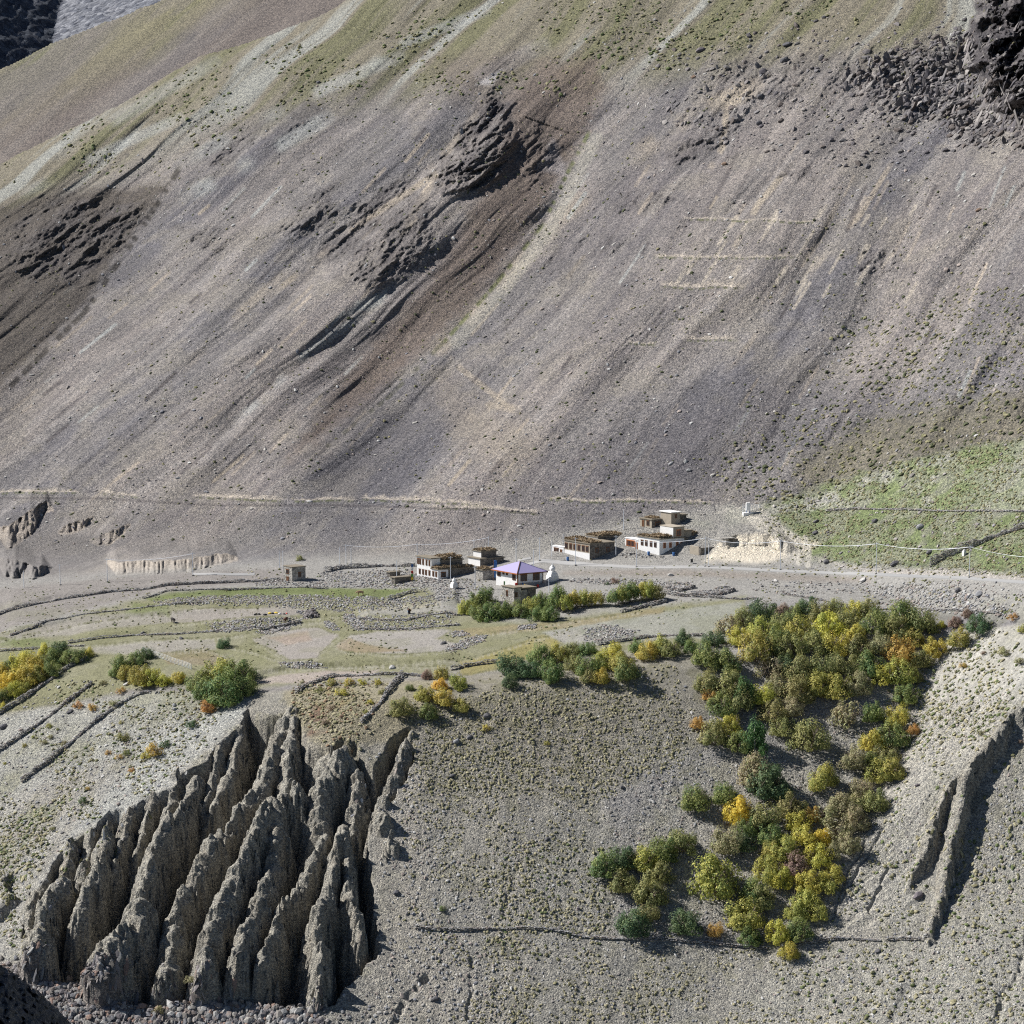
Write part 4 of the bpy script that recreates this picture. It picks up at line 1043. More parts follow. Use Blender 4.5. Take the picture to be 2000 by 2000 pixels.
# ------------------------------------------------------------------ willows and bushes
def leaf_cloud(seed, n_clump, n_leaf, leaf, tall=1.0, low=.0, core=.62):
    r = np.random.RandomState(seed)
    # clump centres through a lopsided dome, radius about one
    cs = []
    while len(cs) < n_clump:
        v = r.uniform(-1, 1, 3); v[2] = r.uniform(low, 1)
        q = v[0] ** 2 + v[1] ** 2 + (v[2] * .95) ** 2
        if .18 < q < .80: cs.append(v)
    cs = np.array(cs); rad = r.uniform(.17, .34, n_clump)
    k = r.randint(0, n_clump, n_leaf)
    d = r.normal(0, 1, (n_leaf, 3)); d /= np.linalg.norm(d, axis=1)[:, None]
    p = cs[k] + d * (rad[k] * r.uniform(.55, 1.08, n_leaf) ** .6)[:, None]
    # some stray leaves on outer twigs
    m = r.uniform(0, 1, n_leaf) < .08
    p[m] *= r.uniform(1.0, 1.2, (m.sum(), 1))
    p[:, 2] = np.maximum(p[:, 2], .02 + .1 * r.uniform(0, 1, n_leaf))
    out = p / (np.linalg.norm(p, axis=1)[:, None] + 1e-6)
    nrm = d * .8 + out * .6 + r.normal(0, .35, (n_leaf, 3)) + np.array([0, 0, .3]); nrm /= np.linalg.norm(nrm, axis=1)[:, None]
    t = np.cross(nrm, r.normal(0, 1, (n_leaf, 3))); t /= np.linalg.norm(t, axis=1)[:, None]; b = np.cross(nrm, t)
    s = leaf * r.uniform(.6, 1.3, n_leaf)[:, None]
    q = np.stack([p - t * s, p - b * s * .45, p + t * s, p + b * s * .45], 1)
    q[..., 2] *= tall
    ctint = r.uniform(0, 1, n_clump)
    col = np.zeros((n_leaf, 3)); col[:, 0] = np.clip(ctint[k] + r.normal(0, .16, n_leaf), 0, 1); col[:, 1] = r.uniform(0, 1, n_leaf); col[:, 2] = np.clip(p[:, 2], 0, 1)
    return q.reshape(-1, 3), np.arange(n_leaf * 4).reshape(-1, 4), np.repeat(col, 4, 0)
def tube_np(paths, sides=5):
    V = []; F_ = []; off = 0
    for pts, r0, r1 in paths:
        pts = np.array(pts, float); n = len(pts)
        for i in range(n):
            t = pts[min(i + 1, n - 1)] - pts[max(i - 1, 0)]; t /= np.linalg.norm(t) + 1e-9
            a = np.cross(t, [0.3, .9, .1]); a /= np.linalg.norm(a) + 1e-9; b = np.cross(t, a)
            rr = r0 + (r1 - r0) * i / (n - 1)
            for s_ in range(sides):
                g = 2 * math.pi * s_ / sides
                V.append(pts[i] + rr * (math.cos(g) * a + math.sin(g) * b))
        for i in range(n - 1):
            for s_ in range(sides):
                F_.append([off + i * sides + s_, off + i * sides + (s_ + 1) % sides, off + (i + 1) * sides + (s_ + 1) % sides, off + (i + 1) * sides + s_])
        off += n * sides
    return np.array(V), np.array(F_)
def stems(seed, tall=1.0, n=9, r0=.035):
    r = random.Random(seed); P_ = []
    for i in range(n):
        a = r.uniform(0, 6.28); e_ = r.uniform(.35, 1.0); L = r.uniform(.7, 1.02)
        x, y = math.cos(a) * math.cos(e_), math.sin(a) * math.cos(e_)
        pts = [(0.05 * math.cos(a), .05 * math.sin(a), -.15)]
        for k in (.3, .6, 1):
            pts.append((x * L * k + r.uniform(-.05, .05), y * L * k + r.uniform(-.05, .05), (math.sin(e_) * L * k + .08 * k) * tall))
        P_.append((pts, r0, r0 * .25))
        for q in range(3):
            k = r.uniform(.45, .9); b0 = (x * L * k, y * L * k, math.sin(e_) * L * k * tall)
            b1 = (b0[0] + r.uniform(-.3, .3), b0[1] + r.uniform(-.3, .3), b0[2] + r.uniform(.05, .35) * tall)
            P_.append(([b0, ((b0[0] + b1[0]) / 2 + .03, (b0[1] + b1[1]) / 2, (b0[2] + b1[2]) / 2), b1], r0 * .45, r0 * .15))
    return tube_np(P_)
def leaf_mat(name, c1, c2, c3):
    """c1 main, c2 clumps that have turned, c3 stray leaves"""
    m, nt, b = mat(name, rough=.6, spec=.25)
    at = nt.nodes.new('ShaderNodeAttribute'); at.attribute_name = 'soil'
    sep = nt.nodes.new('ShaderNodeSeparateColor'); nt.links.new(at.outputs[0], sep.inputs[0])
    oi = nt.nodes.new('ShaderNodeObjectInfo')
    r1 = ramp(nt, sep.outputs[0], .42, .78, c1, c2)
    r2 = ramp(nt, sep.outputs[1], .80, .92, (0, 0, 0), (1, 1, 1))
    mx_ = nt.nodes.new('ShaderNodeMix'); mx_.data_type = 'RGBA'; nt.links.new(r2.outputs[0], mx_.inputs[0]); nt.links.new(r1.outputs[0], mx_.inputs[6]); mx_.inputs[7].default_value = (*c3, 1)
    hs = nt.nodes.new('ShaderNodeHueSaturation')
    mr = nt.nodes.new('ShaderNodeMapRange'); mr.inputs[3].default_value = .478; mr.inputs[4].default_value = .518; nt.links.new(oi.outputs['Random'], mr.inputs[0]); nt.links.new(mr.outputs[0], hs.inputs['Hue'])
    mv = nt.nodes.new('ShaderNodeMapRange'); mv.inputs[3].default_value = .8; mv.inputs[4].default_value = 1.45; nt.links.new(sep.outputs[1], mv.inputs[0]); nt.links.new(mv.outputs[0], hs.inputs['Value'])
    nt.links.new(mx_.outputs[2], hs.inputs['Color']); nt.links.new(hs.outputs[0], b.inputs['Base Color'])
    tr = nt.nodes.new('ShaderNodeBsdfTranslucent'); nt.links.new(hs.outputs[0], tr.inputs[0])
    ms = nt.nodes.new('ShaderNodeMixShader'); ms.inputs[0].default_value = .35
    out = nt.nodes['Material Output']
    nt.links.new(b.outputs[0], ms.inputs[1]); nt.links.new(tr.outputs[0], ms.inputs[2]); nt.links.new(ms.outputs[0], out.inputs[0])
    return m
LM = {
    'g': leaf_mat('willow_green', (.13, .20, .075), (.25, .29, .09), (.31, .32, .12)),
    'd': leaf_mat('willow_dark_green', (.075, .135, .07), (.12, .18, .08), (.20, .25, .11)),
    'o': leaf_mat('willow_olive', (.20, .225, .09), (.31, .30, .11), (.42, .38, .17)),
    'y': leaf_mat('willow_yellow_green', (.27, .30, .085), (.42, .40, .10), (.52, .46, .14)),
    'Y': leaf_mat('willow_yellow', (.38, .38, .085), (.58, .50, .10), (.60, .54, .16)),
    'B': leaf_mat('willow_bright_yellow', (.72, .54, .08), (.74, .56, .10), (.55, .46, .12)),
    'O': leaf_mat('willow_orange', (.52, .32, .10), (.60, .37, .12), (.36, .32, .12)),
    't': leaf_mat('willow_tan', (.31, .30, .17), (.40, .35, .20), (.28, .30, .13)),
    'r': leaf_mat('bush_mauve', (.30, .21, .17), (.36, .27, .21), (.25, .24, .13)),
    'p': leaf_mat('poplar_green', (.06, .14, .05), (.09, .19, .065), (.16, .26, .09)),
}
CNAME = dict(g='green', d='dark green', o='olive', y='yellow-green', Y='yellow', B='golden yellow', O='orange', t='greyish tan', r='mauve-brown', p='deep green')
bark, _, _ = mat('willow_bark', (.22, .18, .14)); pale_bark, _, _ = mat('pale_bark', (.62, .58, .52))
CROWNS = []; STEMS = []
for i in range(9):
    v, f, c = leaf_cloud(1000 + i, 36, 5200, .047)
    CROWNS.append(mesh_np('crown', v, f, c)); CROWNS[-1].materials.append(LM['g'])
for i in range(3):
    v, f, c = leaf_cloud(1100 + i, 28, 3800, .052, 1.15, .35)           # small trees with bare legs
    CROWNS.append(mesh_np('crown', v, f, c)); CROWNS[-1].materials.append(LM['g'])
for i in range(3):
    v, f, c = leaf_cloud(1200 + i, 22, 900, .075)          # thin, twiggy
    CROWNS.append(mesh_np('crown', v, f, c)); CROWNS[-1].materials.append(LM['g'])
for i in range(2):
    v, f, c = leaf_cloud(1300 + i, 30, 3200, .06, 2.1, .05)           # upright poplar
    CROWNS.append(mesh_np('crown', v, f, c)); CROWNS[-1].materials.append(LM['p'])
for i in range(4):
    v, f = stems(1400 + i); STEMS.append(mesh_np('stems', v, f, None, True)); STEMS[-1].materials.append(bark)
v, f = stems(1450, 1.25, 5, .03); STEMS.append(mesh_np('stems', v, f, None, True)); STEMS[-1].materials.append(bark)
v, f = tube_np([([(0, 0, -.2), (.02, 0, .6), (0, .03, 1.3), (.02, 0, 1.9)], .06, .02)] + [([(0, 0, .5 + .13 * k), (.25 * math.cos(k * 2.4), .25 * math.sin(k * 2.4), .8 + .13 * k)], .02, .008) for k in range(8)])
STEMS.append(mesh_np('stems', v, f, None, True)); STEMS[-1].materials.append(pale_bark)
bush_n = [0]
def bush(px, py, rpx, code, label, group, kind='w'):
    """px, py: centre of the crown in the photo; rpx: its half width there"""
    i = bush_n[0]; bush_n[0] += 1
    r = random.Random(i * 7 + 3)
    tall = {'h': 1.5, 's': 1.0}.get(kind, 1.32) * r.uniform(.9, 1.12)
    base_py = py + rpx * (.72 if kind != 'p' else 1.75)
    b = at(px, base_py)
    R_ = rpx * 1.12 * b.y / FOC * 1.0
    name = {'w': 'willow_bush', 'h': 'willow_tree', 'p': 'poplar_tree', 's': 'shrub'}[kind]
    t = empty(name, b, 0)
    ci = {'w': r.randrange(9), 'h': 9 + r.randrange(3), 'p': 15 + r.randrange(2), 's': 12 + r.randrange(3)}[kind]
    if code == 't' and kind == 'w': ci = 12 + r.randrange(3) if r.random() < .3 else ci
    c = bpy.data.objects.new('crown', CROWNS[ci]); C.objects.link(c); c.parent = t
    c.scale = (R_, R_, R_ * tall) if kind != 'p' else (R_, R_, R_)
    c.rotation_euler = (r.uniform(-.12, .12), r.uniform(-.12, .12), r.uniform(0, 6.28))
    c.material_slots[0].link = 'OBJECT'; c.material_slots[0].material = LM[code]
    s_ = bpy.data.objects.new('stems', STEMS[{'w': r.randrange(4), 's': r.randrange(4), 'h': 4, 'p': 5}[kind]]); C.objects.link(s_); s_.parent = t
    s_.scale = (R_, R_, R_ * (tall if kind != 'p' else 1)); s_.rotation_euler = (0, 0, r.uniform(0, 6.28))
    tag(t, label, {'w': 'willow', 'h': 'willow', 'p': 'poplar', 's': 'shrub'}[kind], group)
    return t
ORD = ['leftmost', 'second from left', 'third from left', 'fourth from left', 'fifth from left', 'sixth from left', 'seventh from left', 'eighth from left',
       'ninth from left', 'tenth from left', 'eleventh from left', 'twelfth from left', 'thirteenth from left', 'fourteenth from left', 'fifteenth from left', 'sixteenth from left', 'seventeenth from left']
def row_of(o, k, pts, where, group, kind='w', fat=1.0):
    """pts (x, y, r, code[, kind]) in a zoomed reading with origin o and scale k; labelled by rank in the row"""
    pts = sorted(pts, key=lambda q: q[0]); n = len(pts)
    for i, q in enumerate(pts):
        kd = q[4] if len(q) > 4 else kind
        noun = {'w': 'willow bush', 'h': 'slender willow tree', 'p': 'upright poplar', 's': 'shrub'}[kd]
        rank = ORD[i] if n > 1 and i < n - 1 else ('rightmost' if n > 1 else '')
        size = 'large ' if q[2] * k > 34 else ('small ' if q[2] * k < 15 and kd != 's' else '')
        lb = f"{size}{CNAME[q[3]]} {noun}, {rank + ' ' if rank else ''}{where}"
        bush(o[0] + q[0] * k, o[1] + q[1] * k, q[2] * k * fat, q[3], lb.replace('  ', ' '), group, kd)
GG = 'willows of the big grove'
O1, K1 = (1340, 1140), .3416
row_of(O1, K1, [(330, 185, 70, 'o'), (440, 150, 85, 'd'), (560, 150, 50, 'r'), (620, 165, 60, 'g'), (690, 125, 78, 'd'), (770, 150, 70, 'o'), (860, 130, 60, 'o'), (960, 145, 65, 'Y'), (1045, 140, 72, 'o')], "in big grove top row", GG, fat=1.08)
row_of(O1, K1, [(160, 300, 65, 'd'), (230, 225, 75, 't'), (300, 290, 65, 'Y'), (440, 245, 92, 'y'), (550, 220, 70, 'o'), (650, 250, 85, 'y'), (820, 215, 90, 'Y'), (925, 205, 75, 'o'), (965, 275, 65, 'Y'), (1080, 220, 85, 'g'), (1200, 240, 75, 'o'), (1240, 165, 98, 'g'), (1345, 205, 85, 'o')], "in big grove second row", GG, fat=1.08)
row_of(O1, K1, [(120, 400, 85, 'g'), (230, 420, 88, 'g'), (400, 360, 100, 'y'), (500, 330, 75, 'g'), (600, 350, 85, 'o'), (740, 330, 85, 'o'), (850, 330, 85, 'Y'), (980, 340, 85, 'o'), (1100, 325, 75, 't'), (1215, 370, 88, 'O'), (1300, 300, 65, 'y'), (1335, 410, 65, 'o'), (1420, 355, 65, 'Y')], "in big grove third row", GG, fat=1.08)
row_of(O1, K1, [(130, 555, 72, 'o'), (150, 620, 52, 'O'), (250, 560, 95, 'o'), (330, 560, 70, 'p', 'p'), (470, 470, 85, 't'), (560, 460, 65, 'd'), (650, 475, 90, 'o'), (780, 460, 85, 'o'), (900, 440, 90, 'o'), (1050, 455, 85, 'g'), (1125, 505, 75, 'Y'), (1225, 490, 88, 'y'), (1290, 505, 55, 'o')], "in big grove fourth row", GG, fat=1.08)
row_of(O1, K1, [(200, 680, 85, 'g'), (310, 650, 85, 'o'), (435, 620, 75, 'Y'), (510, 570, 65, 't'), (620, 590, 95, 'o'), (750, 560, 85, 'y'), (860, 565, 95, 'y'), (980, 560, 75, 't'), (1250, 615, 75, 'g')], "in big grove fifth row", GG, fat=1.08)
row_of(O1, K1, [(65, 790, 42, 'O'), (160, 850, 85, 'o'), (250, 790, 75, 'Y'), (300, 900, 75, 'g'), (390, 820, 78, 'p', 'p'), (500, 720, 85, 'o'), (560, 800, 75, 'o'), (600, 690, 75, 't'), (710, 850, 115, 'o'), (920, 730, 100, 't'), (1080, 730, 65, 'g'), (1210, 750, 72, 'Y'), (1302, 830, 38, 'O')], "above the grove's stony gap", GG, fat=1.05)
row_of(O1, K1, [(400, 1060, 112, 't'), (470, 1130, 118, 'd'), (780, 1090, 92, 'y'), (960, 980, 85, 't'), (1040, 990, 62, 'g'), (1070, 890, 72, 'Y'), (1150, 960, 75, 'o'), (1180, 850, 92, 'g')], "beside the grove's stony gap", GG, fat=1.05)
row_of(O1, K1, [(60, 1220, 90, 'g'), (230, 1190, 78, 'g'), (290, 1270, 90, 'B'), (1000, 1150, 82, 't'), (1100, 1060, 80, 'y'), (1180, 1050, 75, 'y'), (1080, 1230, 85, 'o')], "beneath the grove's stony gap", GG, fat=1.05)
O2, K2 = (1100, 1450), .3416
row_of(O2, K2, [(1150, 400, 92, 'o'), (1050, 480, 65, 'g'), (1300, 360, 88, 'o'), (1340, 440, 75, 'Y'), (1420, 400, 52, 'O'), (1500, 380, 78, 't'), (1600, 340, 85, 't'), (1670, 430, 78, 't'), (1700, 330, 70, 'o')], "in lower grove first row", GG, fat=1.08)
row_of(O2, K2, [(940, 540, 92, 't'), (1035, 550, 72, 'd'), (1180, 520, 75, 'g'), (1260, 600, 85, 'y'), (1195, 610, 65, 'y'), (1380, 530, 85, 'Y'), (1470, 525, 62, 'B'), (1560, 480, 85, 't'), (1630, 560, 80, 't')], "in lower grove second row", GG, fat=1.08)
row_of(O2, K2, [(870, 740, 138, 'y'), (1170, 720, 85, 'y'), (1235, 765, 75, 'Y'), (1330, 690, 78, 'r'), (1450, 640, 85, 'Y'), (1540, 740, 65, 'Y'), (1400, 790, 85, 'Y'), (1490, 800, 75, 'y')], "in lower grove third row", GG, fat=1.08)
row_of(O2, K2, [(1080, 830, 85, 'g'), (1135, 860, 82, 'o'), (1030, 960, 112, 'y'), (1330, 960, 65, 'y'), (1380, 895, 85, 'y'), (1435, 950, 75, 'y')], "in lower grove fourth row", GG, fat=1.08)
row_of(O2, K2, [(870, 1060, 50, 'O'), (1060, 1090, 72, 'g'), (1230, 1075, 82, 'Y'), (1350, 1075, 82, 'g'), (1290, 1190, 60, 'Y')], "in lowest grove row beside wall", GG)
bush(1100 + 1550 * K2, 1450 + 600 * K2, 15, 't', 'thin half bare tree with a white trunk in the lower grove', None, 'p')
GL = 'bushes left of the grove'
row_of(O2, K2, [(240, 690, 98, 'g'), (340, 640, 88, 'd'), (340, 790, 82, 'o'), (460, 640, 98, 'y'), (560, 600, 90, 'g'), (550, 730, 90, 'o'), (680, 545, 100, 'o')], "in clump left of lower grove", GL)
row_of(O2, K2, [(500, 840, 98, 'o'), (405, 1010, 108, 'd'), (490, 960, 70, 'o'), (700, 1000, 96, 'd')], "of round bushes above thin wall", GL)
row_of((1700, 1150), .1553, [(1130, 600, 150, 'y'), (1070, 400, 100, 'r'), (1210, 300, 80, 'r'), (1350, 430, 165, 'd'), (890, 440, 60, 'Y')], "in clump right of big grove", 'bushes right of the grove')
row_of((1700, 1150), .1553, [(1790, 330, 75, 'O'), (1920, 480, 90, 'y'), (1690, 760, 85, 't'), (1880, 880, 80, 't'), (1420, 800, 40, 'r'), (1170, 940, 60, 'O')], "on slope at far right edge", 'bushes right of the grove', 's')
O3, K3 = (880, 1120), .3002
GM = 'willows of the middle row'
row_of(O3, K3, [(400, 580, 100, 'd'), (520, 610, 75, 'd'), (590, 520, 85, 'g'), (660, 620, 85, 'g'), (700, 510, 72, 'y'), (790, 490, 55, 'o'), (800, 570, 75, 'o'), (890, 475, 62, 'g'), (890, 590, 82, 'g'), (985, 560, 65, 'y'), (1055, 505, 78, 'Y'), (1110, 570, 85, 'y'), (1140, 620, 92, 'g')], "in middle willow row, left part", GM, fat=1.06)
row_of(O3, K3, [(385, 695, 58, 'd'), (650, 670, 50, 'g'), (900, 660, 58, 'o'), (978, 665, 62, 'Y')], "at foot of middle willow row", GM)
row_of(O3, K3, [(1210, 470, 62, 'g'), (1280, 500, 75, 'Y'), (1360, 455, 85, 'y'), (1430, 490, 72, 'o'), (1515, 420, 72, 'd'), (1560, 475, 55, 'g')], "in middle willow row, right part", GM)
GH = 'willow trees of the village hedge'
row_of(O3, K3, [(105, 215, 62, 'y'), (170, 165, 65, 'g'), (235, 145, 68, 'g'), (180, 250, 65, 'g'), (255, 240, 80, 'g'), (330, 240, 65, 'g'), (400, 215, 72, 'g'), (460, 240, 62, 'g'), (520, 205, 65, 'y'), (590, 175, 72, 'g'), (570, 255, 65, 'g'), (640, 255, 65, 'g')], "in village hedge, left half", GH)
row_of(O3, K3, [(700, 185, 72, 'g', 'h'), (745, 205, 58, 'y', 'h'), (800, 180, 62, 'Y', 'h'), (855, 175, 55, 'y', 'h'), (905, 180, 48, 'y', 'h'), (955, 178, 48, 'y', 'h')], "in village hedge, middle part", GH)
row_of(O3, K3, [(1080, 165, 62, 'g', 'h'), (1125, 150, 62, 'y', 'h'), (1180, 140, 66, 'g', 'h'), (1240, 130, 62, 'Y', 'h'), (1300, 130, 62, 'y', 'h'), (1350, 140, 50, 'o', 'h')], "in village hedge, right part", GH)
row_of((1060, 970), .2174, [(648, 735, 44, 'r', 's'), (575, 770, 24, 'd', 's')], "above village hedge", 'shrubs near the village')
bush(584, 1087, 10, 'o', 'lone olive bush at the foot of the mountain behind the stone hut', None, 's')
O5, K5 = (0, 1000), .3106
GY = 'yellow willows at the left edge'
row_of(O5, K5, [(20, 990, 70, 'Y'), (75, 950, 60, 'g'), (120, 930, 70, 'Y'), (170, 920, 75, 'Y'), (230, 930, 80, 'Y'), (290, 860, 62, 'Y'), (330, 900, 70, 'g'), (375, 850, 62, 'd'), (435, 905, 62, 'g'), (500, 895, 58, 'g'), (560, 880, 36, 'Y')], "in upper row at left edge", GY)
row_of(O5, K5, [(40, 1060, 80, 'B'), (110, 1030, 80, 'Y'), (180, 1020, 78, 'Y'), (250, 1000, 70, 'y'), (330, 980, 62, 'g'), (20, 1140, 55, 'g'), (90, 1110, 60, 'Y'), (15, 1215, 34, 'Y'), (150, 1100, 42, 'y')], "in lower row at left edge", GY)
row_of(O5, K5, [(920, 880, 56, 'd'), (860, 920, 60, 'g'), (770, 955, 72, 'g'), (805, 1010, 62, 'y'), (885, 1030, 82, 'y'), (960, 1030, 72, 'Y'), (1035, 1050, 50, 'Y'), (1125, 1030, 50, 'Y'), (735, 1000, 50, 'g')], "in clump beside wire fence", 'bushes by the wire fence')
row_of(O5, K5, [(1250, 1040, 95, 'g'), (1385, 980, 110, 'y'), (1500, 990, 105, 'g'), (1420, 1080, 125, 'g'), (1300, 1110, 85, 'g'), (1535, 1090, 78, 'g'), (1375, 1185, 45, 'g'), (1310, 1210, 50, 'O')], "in large clump above cliffs", 'willows at the cliff edge', fat=1.05)
bush(438, 1254, 14, 'd', 'lone small dark green tree on the field edge left of the heart-shaped bare field', None, 'w')
row_of(O5, K5, [(760, 1115, 34, 'O'), (490, 1210, 36, 'O'), (580, 1220, 38, 'O'), (720, 1195, 38, 't'), (650, 1062, 32, 't')], "beside ends of slanting walls", 'single shrubs of the left bank', 's')
O6, K6 = (0, 1350), .4658
row_of(O6, K6, [(205, 145, 18, 'y'), (185, 208, 20, 't'), (215, 190, 15, 't'), (100, 222, 16, 'y'), (270, 210, 14, 't'), (345, 450, 26, 'd'), (220, 565, 16, 't'), (140, 190, 10, 'y'), (240, 160, 10, 'o'), (20, 300, 10, 'y')], "below the lowest slanting wall", 'single shrubs of the left bank', 's')
row_of(O6, K6, [(520, 182, 34, 'o'), (650, 235, 42, 'O'), (690, 215, 26, 'd'), (612, 265, 27, 'Y'), (500, 272, 20, 'O'), (530, 256, 20, 'g'), (455, 256, 15, 'O'), (800, 127, 28, 'd'), (550, 328, 16, 'O'), (510, 132, 12, 'y'), (370, 405, 12, 'O'), (450, 180, 10, 'g')], "on bank above cliff rim", 'single shrubs of the left bank', 's')
bush(805 * K6, 1350 + 1240 * K6, 14, 't', 'small dry shrub at the foot of the pillars', None, 's')
bush(665 * K6, 1350 + 1330 * K6, 13, 't', 'dry shrub on the stream bed below the pillars', None, 's')
O7, K7 = (450, 1130), .3106
row_of(O7, K7, [(1235, 600, 40, 'r'), (1330, 590, 50, 'y'), (1430, 640, 62, 'y'), (1320, 655, 52, 'B'), (1220, 720, 66, 'y'), (1340, 730, 72, 'Y'), (1450, 780, 60, 'y'), (1080, 795, 82, 'o'), (1245, 835, 60, 'g'), (1130, 680, 30, 'g')], "in clump right of downhill wall", 'bushes right of the downhill wall')
row_of(O7, K7, [(640, 640, 40, 'y'), (700, 700, 45, 'Y'), (750, 640, 40, 'Y'), (830, 640, 34, 'Y'), (920, 640, 34, 'Y'), (960, 700, 34, 'o'), (880, 770, 28, 'Y'), (560, 690, 28, 'o'), (640, 800, 34, 'r'), (600, 900, 34, 'r'), (700, 870, 20, 'r'), (850, 830, 22, 'y')], "in hollow left of downhill wall", 'shrubs of the hollow above the cliffs', 's')
bush(950, 1419, 11, 'Y', 'small bright yellow shrub alone on the centre slope', None, 's')
bush(1069, 1449, 8, 'y', 'little upright shrub alone on the upper centre slope', None, 's')
bush(865, 1774, 8, 'g', 'small green shrub just above the left end of the thin wall', None, 's')
row_of((1550, 1350), .33632, [(425, 1710, 14, 'd'), (1080, 240, 26, 't'), (856, 150, 16, 't'), (565, 1020, 10, 't'), (490, 1565, 10, 't'), (770, 1655, 12, 'g'), (1078, 1740, 13, 'g'), (470, 1800, 12, 't'), (1320, 285, 20, 'r'), (820, 470, 12, 'g'), (630, 450, 18, 't')], "of tiny lower right slope shrubs", 'tiny shrubs of the lower right slope', 's')
print('bushes', bush_n[0], time.time() - T0)
# ------------------------------------------------------------------ road
def ribbon(name, pts, wd, lift, m):
    q = []
    for a, b in zip(pts[:-1], pts[1:]):
        n = max(2, int(abs(b[0] - a[0]) / 4))
        q += [(a[0] + (b[0] - a[0]) * i / n, a[1] + (b[1] - a[1]) * i / n) for i in range(n)]
    q = np.array(q + [pts[-1]], float)
    p, _ = surf(q[:, 0], q[:, 1])
    k = np.ones(9) / 9
    pz = np.pad(p, ((4, 4), (0, 0)), 'edge'); p = np.stack([np.convolve(pz[:, i], k, 'valid') for i in range(3)], -1)
    L = surf(q[:, 0], q[:, 1] - wd * .9)[0]; Rr = surf(q[:, 0], q[:, 1] + wd * .9)[0]
    sm = lambda p: np.stack([np.convolve(np.pad(p[:, i], 2, 'edge'), np.ones(5) / 5, 'valid') for i in range(3)], -1)
    L, Rr = sm(L), sm(Rr); up = np.array([0, 0, lift])
    V = np.concatenate([L + up, Rr + up, Rr + up - np.array([0, .3, .5]), L + up + np.array([0, .3, -.5])])
    N = len(p); i = np.arange(N - 1)
    F_ = np.concatenate([np.stack([i + N, i + N + 1, i + 1, i], -1), np.stack([i + 2 * N, i + 2 * N + 1, i + N + 1, i + N], -1), np.stack([i, i + 1, i + 3 * N + 1, i + 3 * N], -1)])
    o = obj(name, mesh_np(name, V, F_), m); o['kind'] = 'structure'; return o
m_road, nt, b = mat('road_asphalt', (.20, .205, .215), .9)
n_ = noise_node(nt, 1.5, 5); r_ = ramp(nt, n_.outputs[0], .3, .7, (.27, .268, .265), (.40, .39, .375)); nt.links.new(r_.outputs[0], b.inputs['Base Color'])
ribbon('road', [(985, 1109), (1060, 1098), (1115, 1101), (1240, 1108), (1380, 1108), (1480, 1113), (1600, 1118), (1700, 1122), (1890, 1130), (2000, 1138), (2100, 1146)], 2.6, .12, m_road)
ribbon('road', [(375, 1126), (440, 1126), (500, 1123)], 2.4, .12, m_road)
ribbon('road', [(985, 1109), (1000, 1096), (1040, 1090)], 2.0, .12, m_road)

# ------------------------------------------------------------------ building kit: local x runs along the right face, y along the left face
def noisy(name, c1, c2, sc, rough=.9, bs=.4, bd=.05, vor=False):
    m, nt, b = mat(name, c1, rough)
    geo = nt.nodes.new('ShaderNodeTexCoord')
    n = noise_node(nt, sc, 5, .65, geo.outputs['Object'])
    r = ramp(nt, n.outputs[0], .35, .65, c1, c2); c = r.outputs[0]
    if vor:
        v = noise_node(nt, 2.6, vec=geo.outputs['Object'], kind='ShaderNodeTexVoronoi')
        sp = nt.nodes.new('ShaderNodeSeparateColor'); nt.links.new(v.outputs['Color'], sp.inputs[0])
        rr = ramp(nt, sp.outputs[0], 0, 1, (.6, .6, .6), (1.35, 1.33, 1.3)); c = mulc(nt, c, rr.outputs[0])
        bump(nt, b, v.outputs['Distance'], .8, .12)
    else:
        bump(nt, b, n.outputs[0], bs, bd)
    nt.links.new(c, b.inputs['Base Color'])
    return m
MW = noisy('whitewash', (.90, .89, .87), (.82, .80, .77), .5, bs=.15)
MST = noisy('field_stone', (.42, .40, .37), (.32, .30, .27), 1.0, vor=True)
MSD = noisy('brown_stone', (.22, .20, .175), (.16, .145, .13), 1.0, vor=True)
MMUD = noisy('mud_plaster', (.46, .40, .32), (.38, .33, .26), .8)
MEARTH = noisy('earth_roof', (.27, .235, .18), (.20, .17, .13), 1.5)
MTIM = noisy('timber', (.20, .10, .055), (.15, .075, .04), 3.0)
MORA = noisy('orange_paint', (.55, .20, .07), (.45, .16, .06), 3.0)
MDK, _, _ = mat('dark_glass', (.03, .035, .045), .15, .5)
MBLU, _, _ = mat('blue_paint', (.06, .16, .38), .5); MRED, _, _ = mat('red_cloth', (.60, .06, .05), .8); MYEL, _, _ = mat('yellow_cloth', (.75, .55, .08), .8)
MGRN, _, _ = mat('green_cloth', (.12, .35, .12), .8); MWH, _, _ = mat('white_cloth', (.8, .8, .8), .8); MBK, _, _ = mat('black_sack', (.03, .03, .035), .7)
MPOLE, _, _ = mat('galvanised_steel', (.62, .66, .72), .5, .5)
m_brush = noisy('brushwood', (.40, .31, .20), (.24, .175, .11), 3.0)
m_roofp, nt, b = mat('purple_sheet_roof', (.40, .33, .62), .55, .4)
tc_ = nt.nodes.new('ShaderNodeTexCoord'); wv = nt.nodes.new('ShaderNodeTexWave'); wv.inputs['Scale'].default_value = 1.6; wv.inputs['Distortion'].default_value = .3; nt.links.new(tc_.outputs['Object'], wv.inputs['Vector'])
rp = ramp(nt, wv.outputs['Fac'], .2, .9, (.33, .285, .50), (.43, .385, .60)); nt.links.new(rp.outputs[0], b.inputs['Base Color'])
